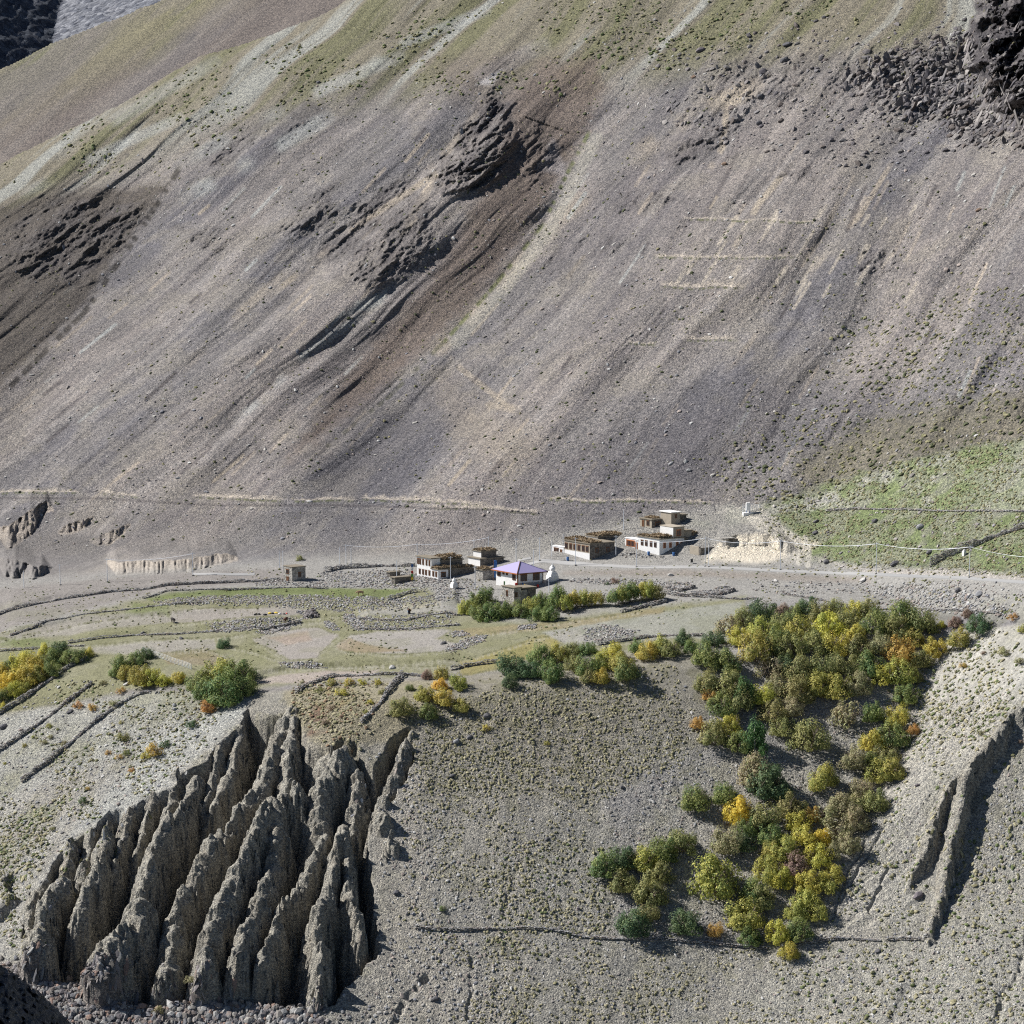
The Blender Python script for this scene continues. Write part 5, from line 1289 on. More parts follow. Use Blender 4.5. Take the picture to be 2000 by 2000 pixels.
def bxm(name, x0, x1, y0, y1, z0, z1, taper=0):
    bm = bmesh.new()
    vs = [bm.verts.new(p) for p in ((x0, y0, z0), (x1, y0, z0), (x1, y1, z0), (x0, y1, z0), (x0 + taper, y0 + taper, z1), (x1 - taper, y0 + taper, z1), (x1 - taper, y1 - taper, z1), (x0 + taper, y1 - taper, z1))]
    for f in ((3, 2, 1, 0), (4, 5, 6, 7), (0, 1, 5, 4), (1, 2, 6, 5), (2, 3, 7, 6), (3, 0, 4, 7)):
        bm.faces.new([vs[i] for i in f])
    bmesh.ops.bevel(bm, geom=bm.edges[:], offset=min(.04, abs(x1 - x0) * .2, abs(y1 - y0) * .2, abs(z1 - z0) * .2), segments=1, affect='EDGES')
    me = bpy.data.meshes.new(name); bm.to_mesh(me); bm.free(); return me
def box(name, par, m, *a, taper=0):
    return obj(name, bxm(name, *a, taper=taper), m, par)
def boxes_mesh(name, L):
    bm = bmesh.new()
    for (x0, x1, y0, y1, z0, z1) in L:
        vs = [bm.verts.new(p) for p in ((x0, y0, z0), (x1, y0, z0), (x1, y1, z0), (x0, y1, z0), (x0, y0, z1), (x1, y0, z1), (x1, y1, z1), (x0, y1, z1))]
        for f in ((3, 2, 1, 0), (4, 5, 6, 7), (0, 1, 5, 4), (1, 2, 6, 5), (2, 3, 7, 6), (3, 0, 4, 7)):
            bm.faces.new([vs[i] for i in f])
    me = bpy.data.meshes.new(name); bm.to_mesh(me); bm.free(); return me
def window(par, face, a, z, w, h, m=None, off=0.0, door=False, bars=1):
    """face 'L': plane x=off, a along y; face 'R': plane y=off, a along x"""
    m = m or MTIM; t = .10
    L = [(a - w / 2, a - w / 2 + t, z, z + h), (a + w / 2 - t, a + w / 2, z, z + h), (a - w / 2 + t, a + w / 2 - t, z + h - t, z + h), (a - w / 2 + t, a + w / 2 - t, z, z + t)]
    if not door:
        for k in range(bars):
            c = a - w / 2 + w * (k + 1) / (bars + 1); L.append((c - .03, c + .03, z + t, z + h - t))
    # lintel and ledge
    L.append((a - w / 2 - .08, a + w / 2 + .08, z + h + .003, z + h + .14))
    P_ = [(p[0], p[1], off - .09, off - .002, p[2], p[3]) if face == 'R' else (off - .09, off - .002, p[0], p[1], p[2], p[3]) for p in L]
    f = obj('door' if door else 'window', boxes_mesh('window', P_), m, par)
    q = (a - w / 2 + .04, a + w / 2 - .04, off - .045, off - .004, z + .04, z + h - .04) if face == 'R' else (off - .045, off - .004, a - w / 2 + .04, a + w / 2 - .04, z + .04, z + h - .04)
    obj('door_leaf' if door else 'pane', boxes_mesh('pane', [q]), MTIM if door else MDK, f)
    return f
TH = R(30); FA, FB = R(22), R(42); SKEW = []
class B:
    def __init__(s, name, px, py, label, group=None, th=TH, drop=0, cat='house'):
        p = at(px, py); s.k = p.y / FOC
        s.o = empty(name, p, 0); SKEW.append(s.o); tag(s.o, label, cat, group)
    def l(s, q): return q * s.k / math.cos(FB)
    def r(s, q): return q * s.k / math.cos(FA)
    def h(s, q): return q * s.k * 1.1
    def wall(s, x0, x1, y0, y1, z0, z1, m, name='wall'):
        """x, y, z in photo units (2000 px wide)"""
        return box(name, s.o, m, s.r(x0), s.r(x1), s.l(y0), s.l(y1), s.h(z0) - (4 if z0 <= 0 else 0), s.h(z1))
    def roof(s, x0, x1, y0, y1, z, m=None, over=.25, t=.28, name='roof'):
        return box(name, s.o, m or MEARTH, s.r(x0) - over, s.r(x1) + over, s.l(y0) - over, s.l(y1) + over, s.h(z) + .003, s.h(z) + t)
    def win(s, face, a, z, w, h, m=None, off=0, door=False, bars=1):
        f = s.l if face == 'L' else s.r
        o_ = s.r(off) if face == 'L' else s.l(off)
        return window(s.o, face, f(a), s.h(z), f(w), s.h(h), m, o_, door, bars)
def brush_pile(bld, x0, x1, y0, y1, z, hh, label, seed):
    """sticks and fodder stacked on a roof; a thing of its own"""
    r = np.random.RandomState(seed)
    X0, X1, Y0, Y1, Z0 = bld.r(x0), bld.r(x1), bld.l(y0), bld.l(y1), bld.h(z) + .28
    n = int(260 + 40 * (X1 - X0) * (Y1 - Y0)); n = min(n, 2600)
    c = np.stack([r.uniform(X0, X1, n), r.uniform(Y0, Y1, n), r.uniform(0, 1, n)], -1)
    ex = np.minimum(np.minimum(c[:, 0] - X0, X1 - c[:, 0]), np.minimum(c[:, 1] - Y0, Y1 - c[:, 1]))
    top = hh * .75 * (.55 + .45 * np.clip(ex / .8, 0, 1)) * (1 + .35 * vn(c[:, 0] * .9, c[:, 1] * .9, seed))
    c[:, 2] = Z0 + c[:, 2] ** .5 * top
    d = r.normal(0, 1, (n, 3)); d[:, 2] *= .35; d /= np.linalg.norm(d, axis=1)[:, None]
    L = r.uniform(.35, 1.0, n)[:, None]; sd = np.cross(d, r.normal(0, 1, (n, 3))); sd /= np.linalg.norm(sd, axis=1)[:, None]
    w_ = r.uniform(.05, .14, n)[:, None]; up = np.cross(d, sd)
    q = np.stack([c - d * L * .5 - sd * w_, c + d * L * .5 - sd * w_ * .5, c + d * L * .5 + sd * w_ * .5, c - d * L * .5 + sd * w_,
                  c - d * L * .5 + up * w_ * 1.4, c + d * L * .5 + up * w_ * .7], 1)
    base = np.array([[0, 1, 2, 3], [0, 1, 5, 4], [3, 2, 5, 4]])
    F_ = (base[None] + (np.arange(n) * 6)[:, None, None]).reshape(-1, 4)
    # solid heart
    o = obj('brushwood_stack', mesh_np('brush', q.reshape(-1, 3), F_), m_brush)
    o.location = bld.o.location; SKEW.append(o)
    ci = boxes_mesh('heart', [(X0 + .25, X1 - .25, Y0 + .25, Y1 - .25, Z0, Z0 + hh * .55)])
    hb = obj('packed_core', ci, m_brush, o)
    tag(o, label, 'brushwood', 'brushwood and fodder on roofs')
    return o
HG = 'stone and whitewashed houses of the hamlet'
# purple roofed house
h = B('purple_roof_house', 1011, 1149, 'white bungalow with purple hipped roof and brown corner posts')
h.wall(0, 50.5, 0, 43.5, 0, 28, MW)
W_, L_, Z_ = h.r(50.5), h.l(43.5), h.h(28)
bm = bmesh.new(); ov = .75; rz = h.h(17)
a_ = [bm.verts.new(p) for p in ((-ov, -ov, Z_ + .1), (W_ + ov, -ov, Z_ + .1), (W_ + ov, L_ + ov, Z_ + .1), (-ov, L_ + ov, Z_ + .1))]
mid = W_ / 2; r1 = bm.verts.new((mid, mid, Z_ + rz)); r2 = bm.verts.new((mid, L_ - mid, Z_ + rz))
b_ = [bm.verts.new(v.co - Vector((0, 0, .16))) for v in a_]
for f in ((a_[0], a_[1], r1), (a_[1], a_[2], r2, r1), (a_[2], a_[3], r2), (a_[3], a_[0], r1, r2), (b_[3], b_[2], b_[1], b_[0])): bm.faces.new(f)
me = bpy.data.meshes.new('roof'); bm.to_mesh(me)
bm.free(); rf = obj('roof', me, m_roofp, h.o)
obj('fascia', boxes_mesh('fascia', [(-ov - .04, -ov, -ov - .04, L_ + ov, Z_ - .14, Z_ + .13)]), MORA, rf)
obj('fascia', boxes_mesh('fascia', [(-ov, W_ + ov, -ov - .04, -ov, Z_ - .14, Z_ + .13)]), MTIM, rf)
def beam(par, name, a, b, t, m):
    a, b = Vector(a), Vector(b); v, f = tube_np([([a, (a + b) / 2, b], t, t)], 5); return obj(name, mesh_np(name, v, f), m, par)
beam(rf, 'ridge_cap', (-ov, -ov, Z_ + .14), (mid, mid, Z_ + rz + .04), .09, MTIM); beam(rf, 'ridge_cap', (W_ + ov, -ov, Z_ + .14), (mid, mid, Z_ + rz + .04), .07, m_roofp)
box('corner_post', h.o, MTIM, -.12, .12, -.12, .12, -.3, Z_ - .05); box('corner_post', h.o, MTIM, W_ - .1, W_ + .1, -.1, .12, -.3, Z_ - .05)
box('plinth_band', h.o, noisy('grey_plinth', (.42, .41, .40), (.36, .35, .34), 1), .13, W_ - .12, -.05, -.003, -1, h.h(10))
for a, z, w, hh in ((37, 17, 6.5, 10), (28, 21.5, 4, 4.5), (21, 21.5, 4, 4.5), (7, 14.5, 6.5, 10)): h.win('L', a, z, w, hh, bars=2)
for a in (12, 37): h.win('R', a, 13, 13, 12, bars=3)
# storehouse below
h = B('stone_storehouse', 1004, 1182, 'pale stone storehouse half hidden behind the hedge below purple roof', HG)
h.wall(0, 14, 0, 24, 0, 31, MST); h.roof(0, 14, 0, 24, 31, None, .2, .2); h.wall(14.2, 30, 3, 22, 0, 26, MST, 'wing'); h.wall(30.2, 46, 2, 20, 0, 28, MSD, 'wing')
h.roof(14.2, 46, 3, 22, 28.2); h.win('L', 14, 14, 3.2, 10, bars=0); h.win('R', 4, 14, 5, 8, bars=0)
# left white farmhouse
h = B('whitewashed_farmhouse', 856, 1132, 'long whitewashed farmhouse with two rows of windows, leftmost in hamlet', HG)
h.wall(0, 20, 0, 44, 0, 17, MW); h.wall(20.2, 72, 1, 36, 0, 16, MSD, 'byre_wall'); h.wall(0.1, 18, 14, 44, 17, 35, MW, 'upper_wall')
h.roof(0, 20, 0, 13.5, 17); h.roof(20.2, 72, 1, 36, 16); h.roof(.1, 18, 14, 44, 35); h.wall(18.4, 60, 12, 34, 16.5, 30, MSD, 'upper_byre'); h.roof(18.4, 60, 12, 34, 30)
for a in (18, 24, 31, 37, 41.5): h.win('L', a, 21.5, 3.2, 10, off=.1)
for a in (4, 10, 18, 25, 31, 38): h.win('L', a, 3.5, 3.4, 9)
h.win('R', 10, 3, 9, 9)
brush_pile(h, 0, 22, 0, 13, 17, .9, 'brown brushwood stacked along the left farmhouse front roof edge', 1)
brush_pile(h, 20, 60, 12, 34, 30, 1.4, 'thick brown fodder stack on top of left farmhouse', 2)
brush_pile(h, 22, 71, 1, 11, 16, .8, 'fodder and sods on the lower roof of left farmhouse', 3)
# house behind
h = B('stone_farmhouse', 938, 1106, 'low dark stone house with white end wall behind left farmhouse', HG)
h.wall(0, 47, 0, 24, 0, 13, MSD); h.wall(-.25, -.02, 0, 24, 0, 12.8, MW, 'white_face'); h.roof(0, 47, 0, 24, 13); h.wall(8, 38, 6, 22, 13.8, 25, MSD, 'upper_wall'); h.wall(7.7, 7.97, 6, 22, 13.9, 24.5, MW, 'white_face')
h.roof(8, 38, 6, 22, 25)
brush_pile(h, 8, 38, 6, 22, 25, .5, 'thin brushwood fringe on the roof behind left farmhouse', 4)
h = B('stone_hut', 943, 1134, 'small pale stone hut between left farmhouse and purple roof', HG)
h.wall(0, 22, 0, 15, 0, 18, MST); h.roof(0, 22, 0, 15, 18); 
brush_pile(h, 0, 22, 0, 15, 18, .5, 'scraps of brushwood on the pale stone hut', 5)
h = B('stone_hut', 571, 1141, 'lone two storey grey stone hut by road, far left', HG)
h.wall(0, 26, 0, 19, 0, 26, MST); h.roof(0, 26, 0, 19, 26, None, .1, .2); h.win('L', 10, 13, 6, 8); h.win('L', 10, 0, 5, 7, m=MTIM, door=True); h.win('R', 14, 8, 5, 8, m=MTIM)
h = B('small_shed', 762, 1128, 'low dark open shed beside the prayer flag pole', HG, cat='shed')
h.wall(0, 20, 0, 6, 0, 9, MSD); h.roof(0, 20, 0, 6, 9)
h = B('small_shed', 772, 1141, 'dark stone sheep shed built into the bank left of farmhouse', HG, cat='shed')
h.wall(0, 32, 0, 8, 0, 11, MSD); h.roof(0, 32, 0, 8, 11)
# middle houses
h = B('small_white_house', 1101, 1085, 'tiny white one room house at left end of middle group', HG)
h.wall(0, 8, 0, 23, 0, 15, MW); h.roof(0, 8, 0, 23, 15, MW, .08, .15); h.win('L', 17, 5, 4, 7); h.win('L', 12, 5, 4, 7); h.win('L', 5, 1, 4, 9, door=True)
h = B('mud_and_stone_house', 1152, 1094, 'one storey house with six timber windows and fodder on roof', HG)
h.wall(0, 50, 0, 49, 0, 29, MSD); h.wall(-.3, -.02, 0, 49, 0, 29.0, MMUD, 'plastered_face'); h.wall(-.55, -.32, 0, 49, 0, 12, MW, 'white_base'); h.roof(0, 50, 0, 49, 29)
for a in (5, 12.5, 21, 29, 37, 45.5): h.win('L', a, 14.5, 5, 10, off=-.3)
h.win('R', 14, 12, 6, 9); h.win('R', 36, 12, 6, 9)
brush_pile(h, 0, 24, 14, 49, 29, 1.0, 'brown fodder stacked on the roof with six windows below', 6)
brush_pile(h, 0, 24, 0, 13, 29, .6, 'low brushwood row at the corner of the six window roof', 7)
h = B('dark_stone_house', 1168, 1071, 'two storey dark stone house behind the six window house', HG)
h.wall(0, 50, 0, 23, 0, 33, MSD); h.wall(-.3, -.02, 0, 23, 0, 32.8, MW, 'white_face'); h.roof(0, 50, 0, 23, 33); h.win('R', 8, 20, 6, 8); h.win('R', 30, 18, 6, 9)
brush_pile(h, 0, 50, 0, 23, 33, .8, 'long brushwood stack on the dark two storey house', 8)
# big white house
h = B('large_white_house', 1288, 1085, 'large whitewashed house with an upper storey, right of middle group', HG)
h.wall(0, 51, 0, 41, 0, 30, MW); h.roof(0, 51, 0, 41, 30); h.wall(28, 50.8, .2, 25, 31, 50, MMUD, 'upper_wall'); h.wall(27.7, 27.97, .2, 25, 31, 49.8, MW, 'white_face'); h.roof(28, 50.8, .2, 25, 50, MMUD, .12, .2)
h.wall(0, 14, 41.2, 66, 0, 23, MW, 'wing'); h.roof(0, 14, 41.2, 66, 23, MW, .1, .15); h.wall(51.2, 86, 1, 30, 0, 27, MSD, 'byre_wall'); h.roof(51.2, 86, 1, 30, 27); h.wall(51.3, 70, 4, 24, 27.6, 41, MMUD, 'byre_upper'); h.roof(51.3, 70, 4, 24, 41)
for a in (8, 16, 25, 33): h.win('L', a, 14.5, 4.4, 9.5)
for a in (10, 22, 36, 45): h.win('R', a, 13.5, 5, 10, m=MORA)
h.win('R', 39, 34, 9, 11, m=MORA, off=.2); h.win('L', 55, 9, 16, 11, m=MORA, bars=5); h.win('L', 43.5, 5, 4, 12, m=MORA, door=True)
brush_pile(h, 0, 27, 2, 24, 30, 1.1, 'fodder heaped on the large white house below its upper storey', 9)
brush_pile(h, 0, 14, 26, 41, 30, .6, 'thin fodder strip at left roof end of large white house', 10)
brush_pile(h, 71, 86, 2, 24, 27, 1.7, 'tall brushwood heap at the right end of large white house', 11)
# upper houses
h = B('stone_cottage', 1273, 1037, 'small stone cottage with brown window highest left in hamlet', HG)
h.wall(0, 32, 0, 22, 0, 17, MSD); h.wall(-.3, -.02, 0, 22, 0, 17, MMUD, 'plastered_face'); h.roof(0, 32, 0, 22, 17); h.win('L', 7, 6, 5, 9, off=-.3); h.win('L', 16, 3, 4, 11, off=-.3, door=True); h.win('R', 12, 4, 10, 9)
brush_pile(h, 6, 20, 4, 18, 17, .6, 'small brushwood bundle on the highest left cottage', 12)
h = B('mud_tower_house', 1311, 1032, 'square mud walled house with white flat roof, topmost in hamlet', HG)
h.wall(0, 18, 0, 20, 0, 25, MMUD); h.roof(0, 18, 0, 20, 25, MW, .25, .25); h.wall(18.3, 33, 2, 14, 0, 19, MSD, 'lean_to'); h.roof(18.3, 33, 2, 14, 19); h.win('R', 9, 15, 3.5, 6, bars=0)
h = B('ruined_shed', 1368, 1087, 'roofless brown stone enclosure below large white house', HG, cat='enclosure')
h.wall(0, 42, 0, 2.5, 0, 14, MSD); h.wall(-.4, 1.4, 2.7, 20, 0, 16, MMUD, 'end_wall'); h.wall(0, 42, 18, 20, 0, 12, MSD, 'back_wall')
h = B('stone_shelter', 1418, 1073, 'low stone shelter with dark opening right of the hamlet', HG, cat='shelter')
h.wall(0, 5, 0, 7, 0, 14, MST); h.wall(14, 34, 0, 7, 0, 12, MSD, 'back_wall'); h.roof(-1, 18, 0, 8, 13, MST, .1, .25)
# the houses are not square in plan: their two visible walls meet at an obtuse corner
def _kids(o): return [o] + [k for c in o.children for k in _kids(c)]
for root in SKEW:
    for o in _kids(root):
        if o.type == 'MESH':
            n = len(o.data.vertices); co = np.empty(n * 3, np.float32); o.data.vertices.foreach_get('co', co); co = co.reshape(-1, 3)
            x, y = co[:, 0].copy(), co[:, 1].copy()
            co[:, 0] = x * math.cos(FA) - y * math.cos(FB); co[:, 1] = x * math.sin(FA) + y * math.sin(FB)
            o.data.vertices.foreach_set('co', co.ravel()); o.data.update()
print('houses', time.time() - T0)

# ------------------------------------------------------------------ stupas, poles, flags, small things
def lathe(name, prof, seg=20, m=None, par=None, loc=(0, 0, 0)):
    n = len(prof); V = []; 
    for r_, z in prof:
        for i in range(seg):
            g = 2 * math.pi * i / seg; V.append((r_ * math.cos(g), r_ * math.sin(g), z))
    F_ = [(i * seg + j, i * seg + (j + 1) % seg, (i + 1) * seg + (j + 1) % seg, (i + 1) * seg + j) for i in range(n - 1) for j in range(seg)]
    o = obj(name, mesh_np(name, V, F_, None, True), m, par); o.location = loc; return o
def stupa(px, py, hpx, wpx, label):
    p = at(px, py); k = p.y / FOC; Hh = hpx * k; Wd = wpx * k / 1.35
    t = empty('stupa', p, TH); tag(t, label, 'stupa', 'white stupas of the hamlet')
    box('plinth', t, MW, -Wd / 2, Wd / 2, -Wd / 2, Wd / 2, -2, Hh * .28, taper=Wd * .03)
    box('stepped_base', t, MW, -Wd * .44, Wd * .44, -Wd * .44, Wd * .44, Hh * .28 + .003, Hh * .42, taper=Wd * .05); box('stepped_base', t, MW, -Wd * .34, Wd * .34, -Wd * .34, Wd * .34, Hh * .42 + .003, Hh * .52, taper=Wd * .04)
    lathe('dome', [(Wd * .24, Hh * .52), (Wd * .30, Hh * .62), (Wd * .31, Hh * .70), (Wd * .24, Hh * .78), (.02, Hh * .79)], 20, MW, t)
    box('harmika', t, MW, -Wd * .12, Wd * .12, -Wd * .12, Wd * .12, Hh * .78, Hh * .86); lathe('spire', [(Wd * .08, Hh * .86), (Wd * .05, Hh * .95), (.01, Hh * 1.02)], 10, MW, t)
stupa(1079, 1133, 36, 26, 'large white stupa with stepped dome, right of purple roof')
stupa(887, 1150, 21, 17, 'small white stupa below the left farmhouse')
def tube(name, pts, r0, m, par=None, r1=None, sides=6):
    v, f = tube_np([([Vector(p) for p in pts], r0, r1 if r1 is not None else r0)], sides)
    return obj(name, mesh_np(name, v, f, None, True), m, par)
TOPS = {}
PL = [(47, 1117, 1150, 'on left edge road, leftmost pole'), (118, 1104, 1146, 'on the road, second pole from left edge'), (210, 1094, 1141, 'at left end of the tan cut bank'), (377, 1083, 1129, 'before the right end of tan cut bank'),
      (546, 1076, 1110, 'left one behind the lone stone hut'), (553, 1077, 1116, 'right one behind the lone stone hut'), (664, 1068, 1108, 'leftmost of three poles by roadside wall'), (676, 1062, 1108, 'middle of three poles by roadside wall'), (686, 1069, 1108, 'rightmost of three poles by roadside wall'),
      (775, 1094, 1132, 'beside the low dark shed'), (815, 1060, 1096, 'above left end of left farmhouse'), (880, 1088, 1138, 'before the left farmhouse'), (928, 1105, 1152, 'before the pale stone hut'), (926, 1052, 1086, 'behind the house with white end wall'),
      (954, 1047, 1084, 'right pole behind house with white end wall'), (1008, 1050, 1098, 'tallest one behind purple roof'), (1023, 1108, 1143, 'before the right face of purple roof house'), (1042, 1073, 1110, 'right behind the ridge of purple roof'), (1054, 1052, 1098, 'between purple roof and large stupa'),
      (1072, 1128, 1157, 'just below the large stupa'), (1078, 1060, 1091, 'left of the tiny white house'), (1100, 1048, 1070, 'behind the tiny white house'), (1124, 1049, 1104, 'before the six window house'), (1203, 1044, 1086, 'before the dark two storey house'),
      (1218, 1000, 1040, 'on slope left of the highest cottage'), (1243, 1054, 1108, 'before the large white house'), (1377, 1048, 1107, 'left pole of the pair by the enclosure'), (1384, 1050, 1108, 'right pole of the pair by the enclosure'),
      (1524, 1053, 1113, 'on road beside white sandy bank'), (1711, 1059, 1121, 'on road below the green fan, middle'), (1893, 1065, 1128, 'on road beneath the tall dark wall')]
for px, y0, y1, lb in PL:
    p = at(px, y1); k = p.y / FOC; Hh = (y1 - y0) * k * 1.03
    t = empty('utility_pole', p, TH * .5); tag(t, 'thin grey metal pole ' + lb, 'utility pole', 'utility poles of the hamlet')
    tube('shaft', [(0, 0, -.5), (0, 0, Hh / 2), (0, 0, Hh)], .09, MPOLE, t, .065)
    if y1 - y0 > 40:
        tube('crossarm', [(-.6, 0, Hh - .35), (0, 0, Hh - .35), (.6, 0, Hh - .35)], .045, MPOLE, t)
        box('footing', t, MST, -.3, .3, -.3, .3, -.6, .25)
    TOPS[px] = Vector((p.x, p.y, p.z + Hh - .3))
m_wire, _, _ = mat('aluminium_wire', (.8, .82, .86), .4, .6)
def wire(a, b, sag, label, n=2):
    P_ = []
    for j in range(n):
        off = Vector((0, .5 * (j * 2 - 1) if n > 1 else 0, -.15 * j)); pts = []
        for i in range(13):
            t = i / 12; q = a.lerp(b, t) + off; q.z -= sag * 4 * t * (1 - t); pts.append(q)
        P_.append((pts, .032, .032))
    v, f = tube_np(P_, 4); o = obj('power_line', mesh_np('power_line', v, f, None, True), m_wire); tag(o, label, 'wire', 'power lines')
wire(TOPS[210], TOPS[377], .8, 'pale wires along the top of the tan cut bank')
wire(TOPS[676], TOPS[815], .6, 'pale wires from three poles to left farmhouse pole'); wire(TOPS[815], TOPS[954], .6, 'pale wires above the left farmhouse')
wire(TOPS[1384], TOPS[1524], .8, 'pale wires from the pair to the sandy bank pole'); wire(TOPS[1524], TOPS[1711], .9, 'pale wires left half across the green fan'); wire(TOPS[1711], TOPS[1893], .9, 'pale wires right half across the green fan')
e2 = at(2075, 1150); wire(TOPS[1893], Vector((e2.x, e2.y, e2.z + 7)), .9, 'pale wires leaving the photo at right edge'); wire(TOPS[1243], TOPS[1377], .6, 'pale wires before the large white house')
def flagpole(px, y0, y1, cols_, label, wd=.55):
    p = at(px, y1); k = p.y / FOC; Hh = (y1 - y0) * k
    t = empty('prayer_flag_pole', p, 0); tag(t, label, 'flag pole', 'prayer flag poles')
    tube('pole', [(0, 0, -.3), (0, 0, Hh / 2), (0, 0, Hh)], .06, MTIM, t)
    n = len(cols_)
    for i, m in enumerate(cols_):
        z1 = Hh - i * Hh * .85 / n; z0 = z1 - Hh * .85 / n + .05; V = []
        for j in range(7):
            z = z0 + (z1 - z0) * j / 6
            for u in (0, .5, 1): V.append((.07 + u * wd, .12 * math.sin(j * 1.3 + u * 3 + i), z + .1 * math.sin(u * 5 + j)))
        F_ = [(j * 3 + u, j * 3 + u + 1, j * 3 + u + 4, j * 3 + u + 3) for j in range(6) for u in (0, 1)]
        f = obj('flag', mesh_np('flag', V, F_), m, t); md = f.modifiers.new('cloth', 'SOLIDIFY'); md.thickness = .02
flagpole(803, 1102, 1140, [MBLU, MWH, MRED, MGRN, MYEL], 'tall pole with blue, white, red, green and yellow prayer flags', .5)
flagpole(964, 1092, 1134, [MBLU, MBLU], 'tall pole with long blue banner left of purple roof', .8)
flagpole(984, 1136, 1150, [MGRN], 'short pole with green flag before purple roof house', .25)
flagpole(1006, 1138, 1150, [MRED], 'short pole with red flag before purple roof house', .5)
flagpole(1019, 1137, 1149, [MBLU, MWH], 'short pole with blue and white flag at house corner', .4)
flagpole(1023, 1140, 1150, [MYEL], 'short pole with yellow flag at house corner', .5)
flagpole(1048, 1139, 1147, [MRED], 'small red flag on the rubble beside purple roof house', .5)
# drums and signboard
def drum(px, py, label):
    p = at(px, py); t = empty('water_drum', p); tag(t, label, 'drum', 'blue drums'); lathe('barrel', [(.02, 0), (.32, 0), (.34, .3), (.32, .6), (.34, .9), (.02, .92)], 14, MBLU, t); lathe('rim', [(.36, .88), (.37, .94), (.30, .95)], 14, MBLU, t)
drum(1109, 1097, 'blue drum before the six window house'); drum(1316, 1085, 'blue drum below the right wall of large white house'); drum(1267, 1086, 'blue drum at the left foot of large white house')
p = at(1351, 1101); t = empty('signboard', p, TH); tag(t, 'dark square signboard on legs beside road below enclosure', 'signboard')
box('panel', t, MDK, -.35, .35, -.05, .05, .3, 1.2); box('leg', t, MPOLE, -.3, -.24, -.03, .03, -.2, .3); box('leg', t, MPOLE, .24, .3, -.03, .03, -.2, .3)
# transformer station above the hamlet
p = at(1468, 1001); t = empty('transformer_station', p, R(8)); tag(t, 'white cabinet on blue legs in wire cage above the hamlet', 'transformer')
box('cabinet', t, MW, -1.5, -.5, -.3, .3, .6, 2.6); box('plinth', t, MW, -2.3, 1.6, -.6, .6, -1.2, .05)
for x in (-1.4, -.6): box('leg', t, MBLU, x - .06, x + .06, -.1, .1, .06, .6)
obj('wire_cage', boxes_mesh('wire_cage', [(x - .02, x + .02, y - .02, y + .02, .05, 2.2) for x in np.arange(-2.3, 2.31, .46) for y in (-.75, .75)] + [(-2.3, 2.3, y - .02, y + .02, z, z + .04) for y in (-.75, .75) for z in (.5, 1.3, 2.16)]), MPOLE, t)
box('insulator_rack', t, MTIM, .9, 1.8, -.1, .1, 2.3, 2.5)
# fence posts with wire on the terrace
q = [(280, 1276), (300, 1284), (320, 1290), (340, 1298), (360, 1304), (374, 1309)]
for seg_ in range(1):
    n = 14; pts = []
    for i in range(n):
        t = i / (n - 1) * (len(q) - 1); a = int(min(t, len(q) - 2)); f = t - a; pts.append((q[a][0] * (1 - f) + q[a + 1][0] * f, q[a][1] * (1 - f) + q[a + 1][1] * f))
    P3 = [at(*v) for v in pts]; o0 = P3[0]
    t = empty('wire_fence', o0); tag(t, 'wire fence with thin posts beside the left yellow-green bushes', 'fence')
    for v in P3: tube('post', [v - o0 + Vector((0, 0, -.2)), v - o0 + Vector((0, 0, .7)), v - o0 + Vector((0, 0, 1.5))], .05, MPOLE, t)
    v_, f_ = tube_np([([v - o0 + Vector((0, 0, z)) for v in P3], .018, .018) for z in (.3, .6, .9, 1.2, 1.45)], 4); obj('mesh_wires', mesh_np('mesh_wires', v_, f_), MPOLE, t)
# milestone by the tall wall
p = at(1883, 1084); t = empty('white_marker', p, TH); tag(t, 'small white marker before the tall dark fan wall', 'marker'); box('body', t, MW, -.4, .4, -.35, .35, -.2, .9); box('cap', t, MW, -.3, .3, -.27, .27, .9, 1.25, taper=.08)

def skin_body(name, pts, edges, rad, m, par=None, sub=1):
    me = bpy.data.meshes.new(name); me.from_pydata(pts, edges, []); o = bpy.data.objects.new(name, me); C.objects.link(o)
    md = o.modifiers.new('skin', 'SKIN'); md.use_smooth_shade = True
    for i, r_ in enumerate(rad): me.skin_vertices[0].data[i].radius = (r_, r_)
    me.skin_vertices[0].data[0].use_root = True
    s2 = o.modifiers.new('sub', 'SUBSURF'); s2.levels = s2.render_levels = sub
    me.materials.append(m)
    if par: o.parent = par
    return o
# bent person in the field
m_robe, _, _ = mat('dark_robe', (.05, .035, .045), .9); m_skin, _, _ = mat('skin', (.32, .19, .13), .6); m_sash, _, _ = mat('blue_apron', (.08, .22, .38), .8)
p = at(799, 1203); t = empty('person', p, R(200)); tag(t, 'person in dark robe with blue apron, bending forward in bare field', 'person')
skin_body('body', [(0, 0, .82), (.05, 0, 1.05), (.18, 0, 1.25), (.24, 0, 1.34), (.32, 0, 1.44), (0, .1, .78), (.03, .12, .42), (0, .12, .05), (.16, .12, .02), (0, -.1, .78), (-.05, -.12, .42), (-.1, -.12, .05), (.06, -.12, .02),
                   (.17, .2, 1.22), (.26, .24, .98), (.42, .2, .8), (.17, -.2, 1.22), (.28, -.24, .98), (.44, -.18, .82)],
          [(0, 1), (1, 2), (2, 3), (3, 4), (0, 5), (5, 6), (6, 7), (7, 8), (0, 9), (9, 10), (10, 11), (11, 12), (2, 13), (13, 14), (14, 15), (2, 16), (16, 17), (17, 18)],
          [.17, .17, .15, .06, .115, .12, .09, .06, .05, .12, .09, .06, .05, .08, .06, .035, .08, .06, .035], m_skin, t, 2)
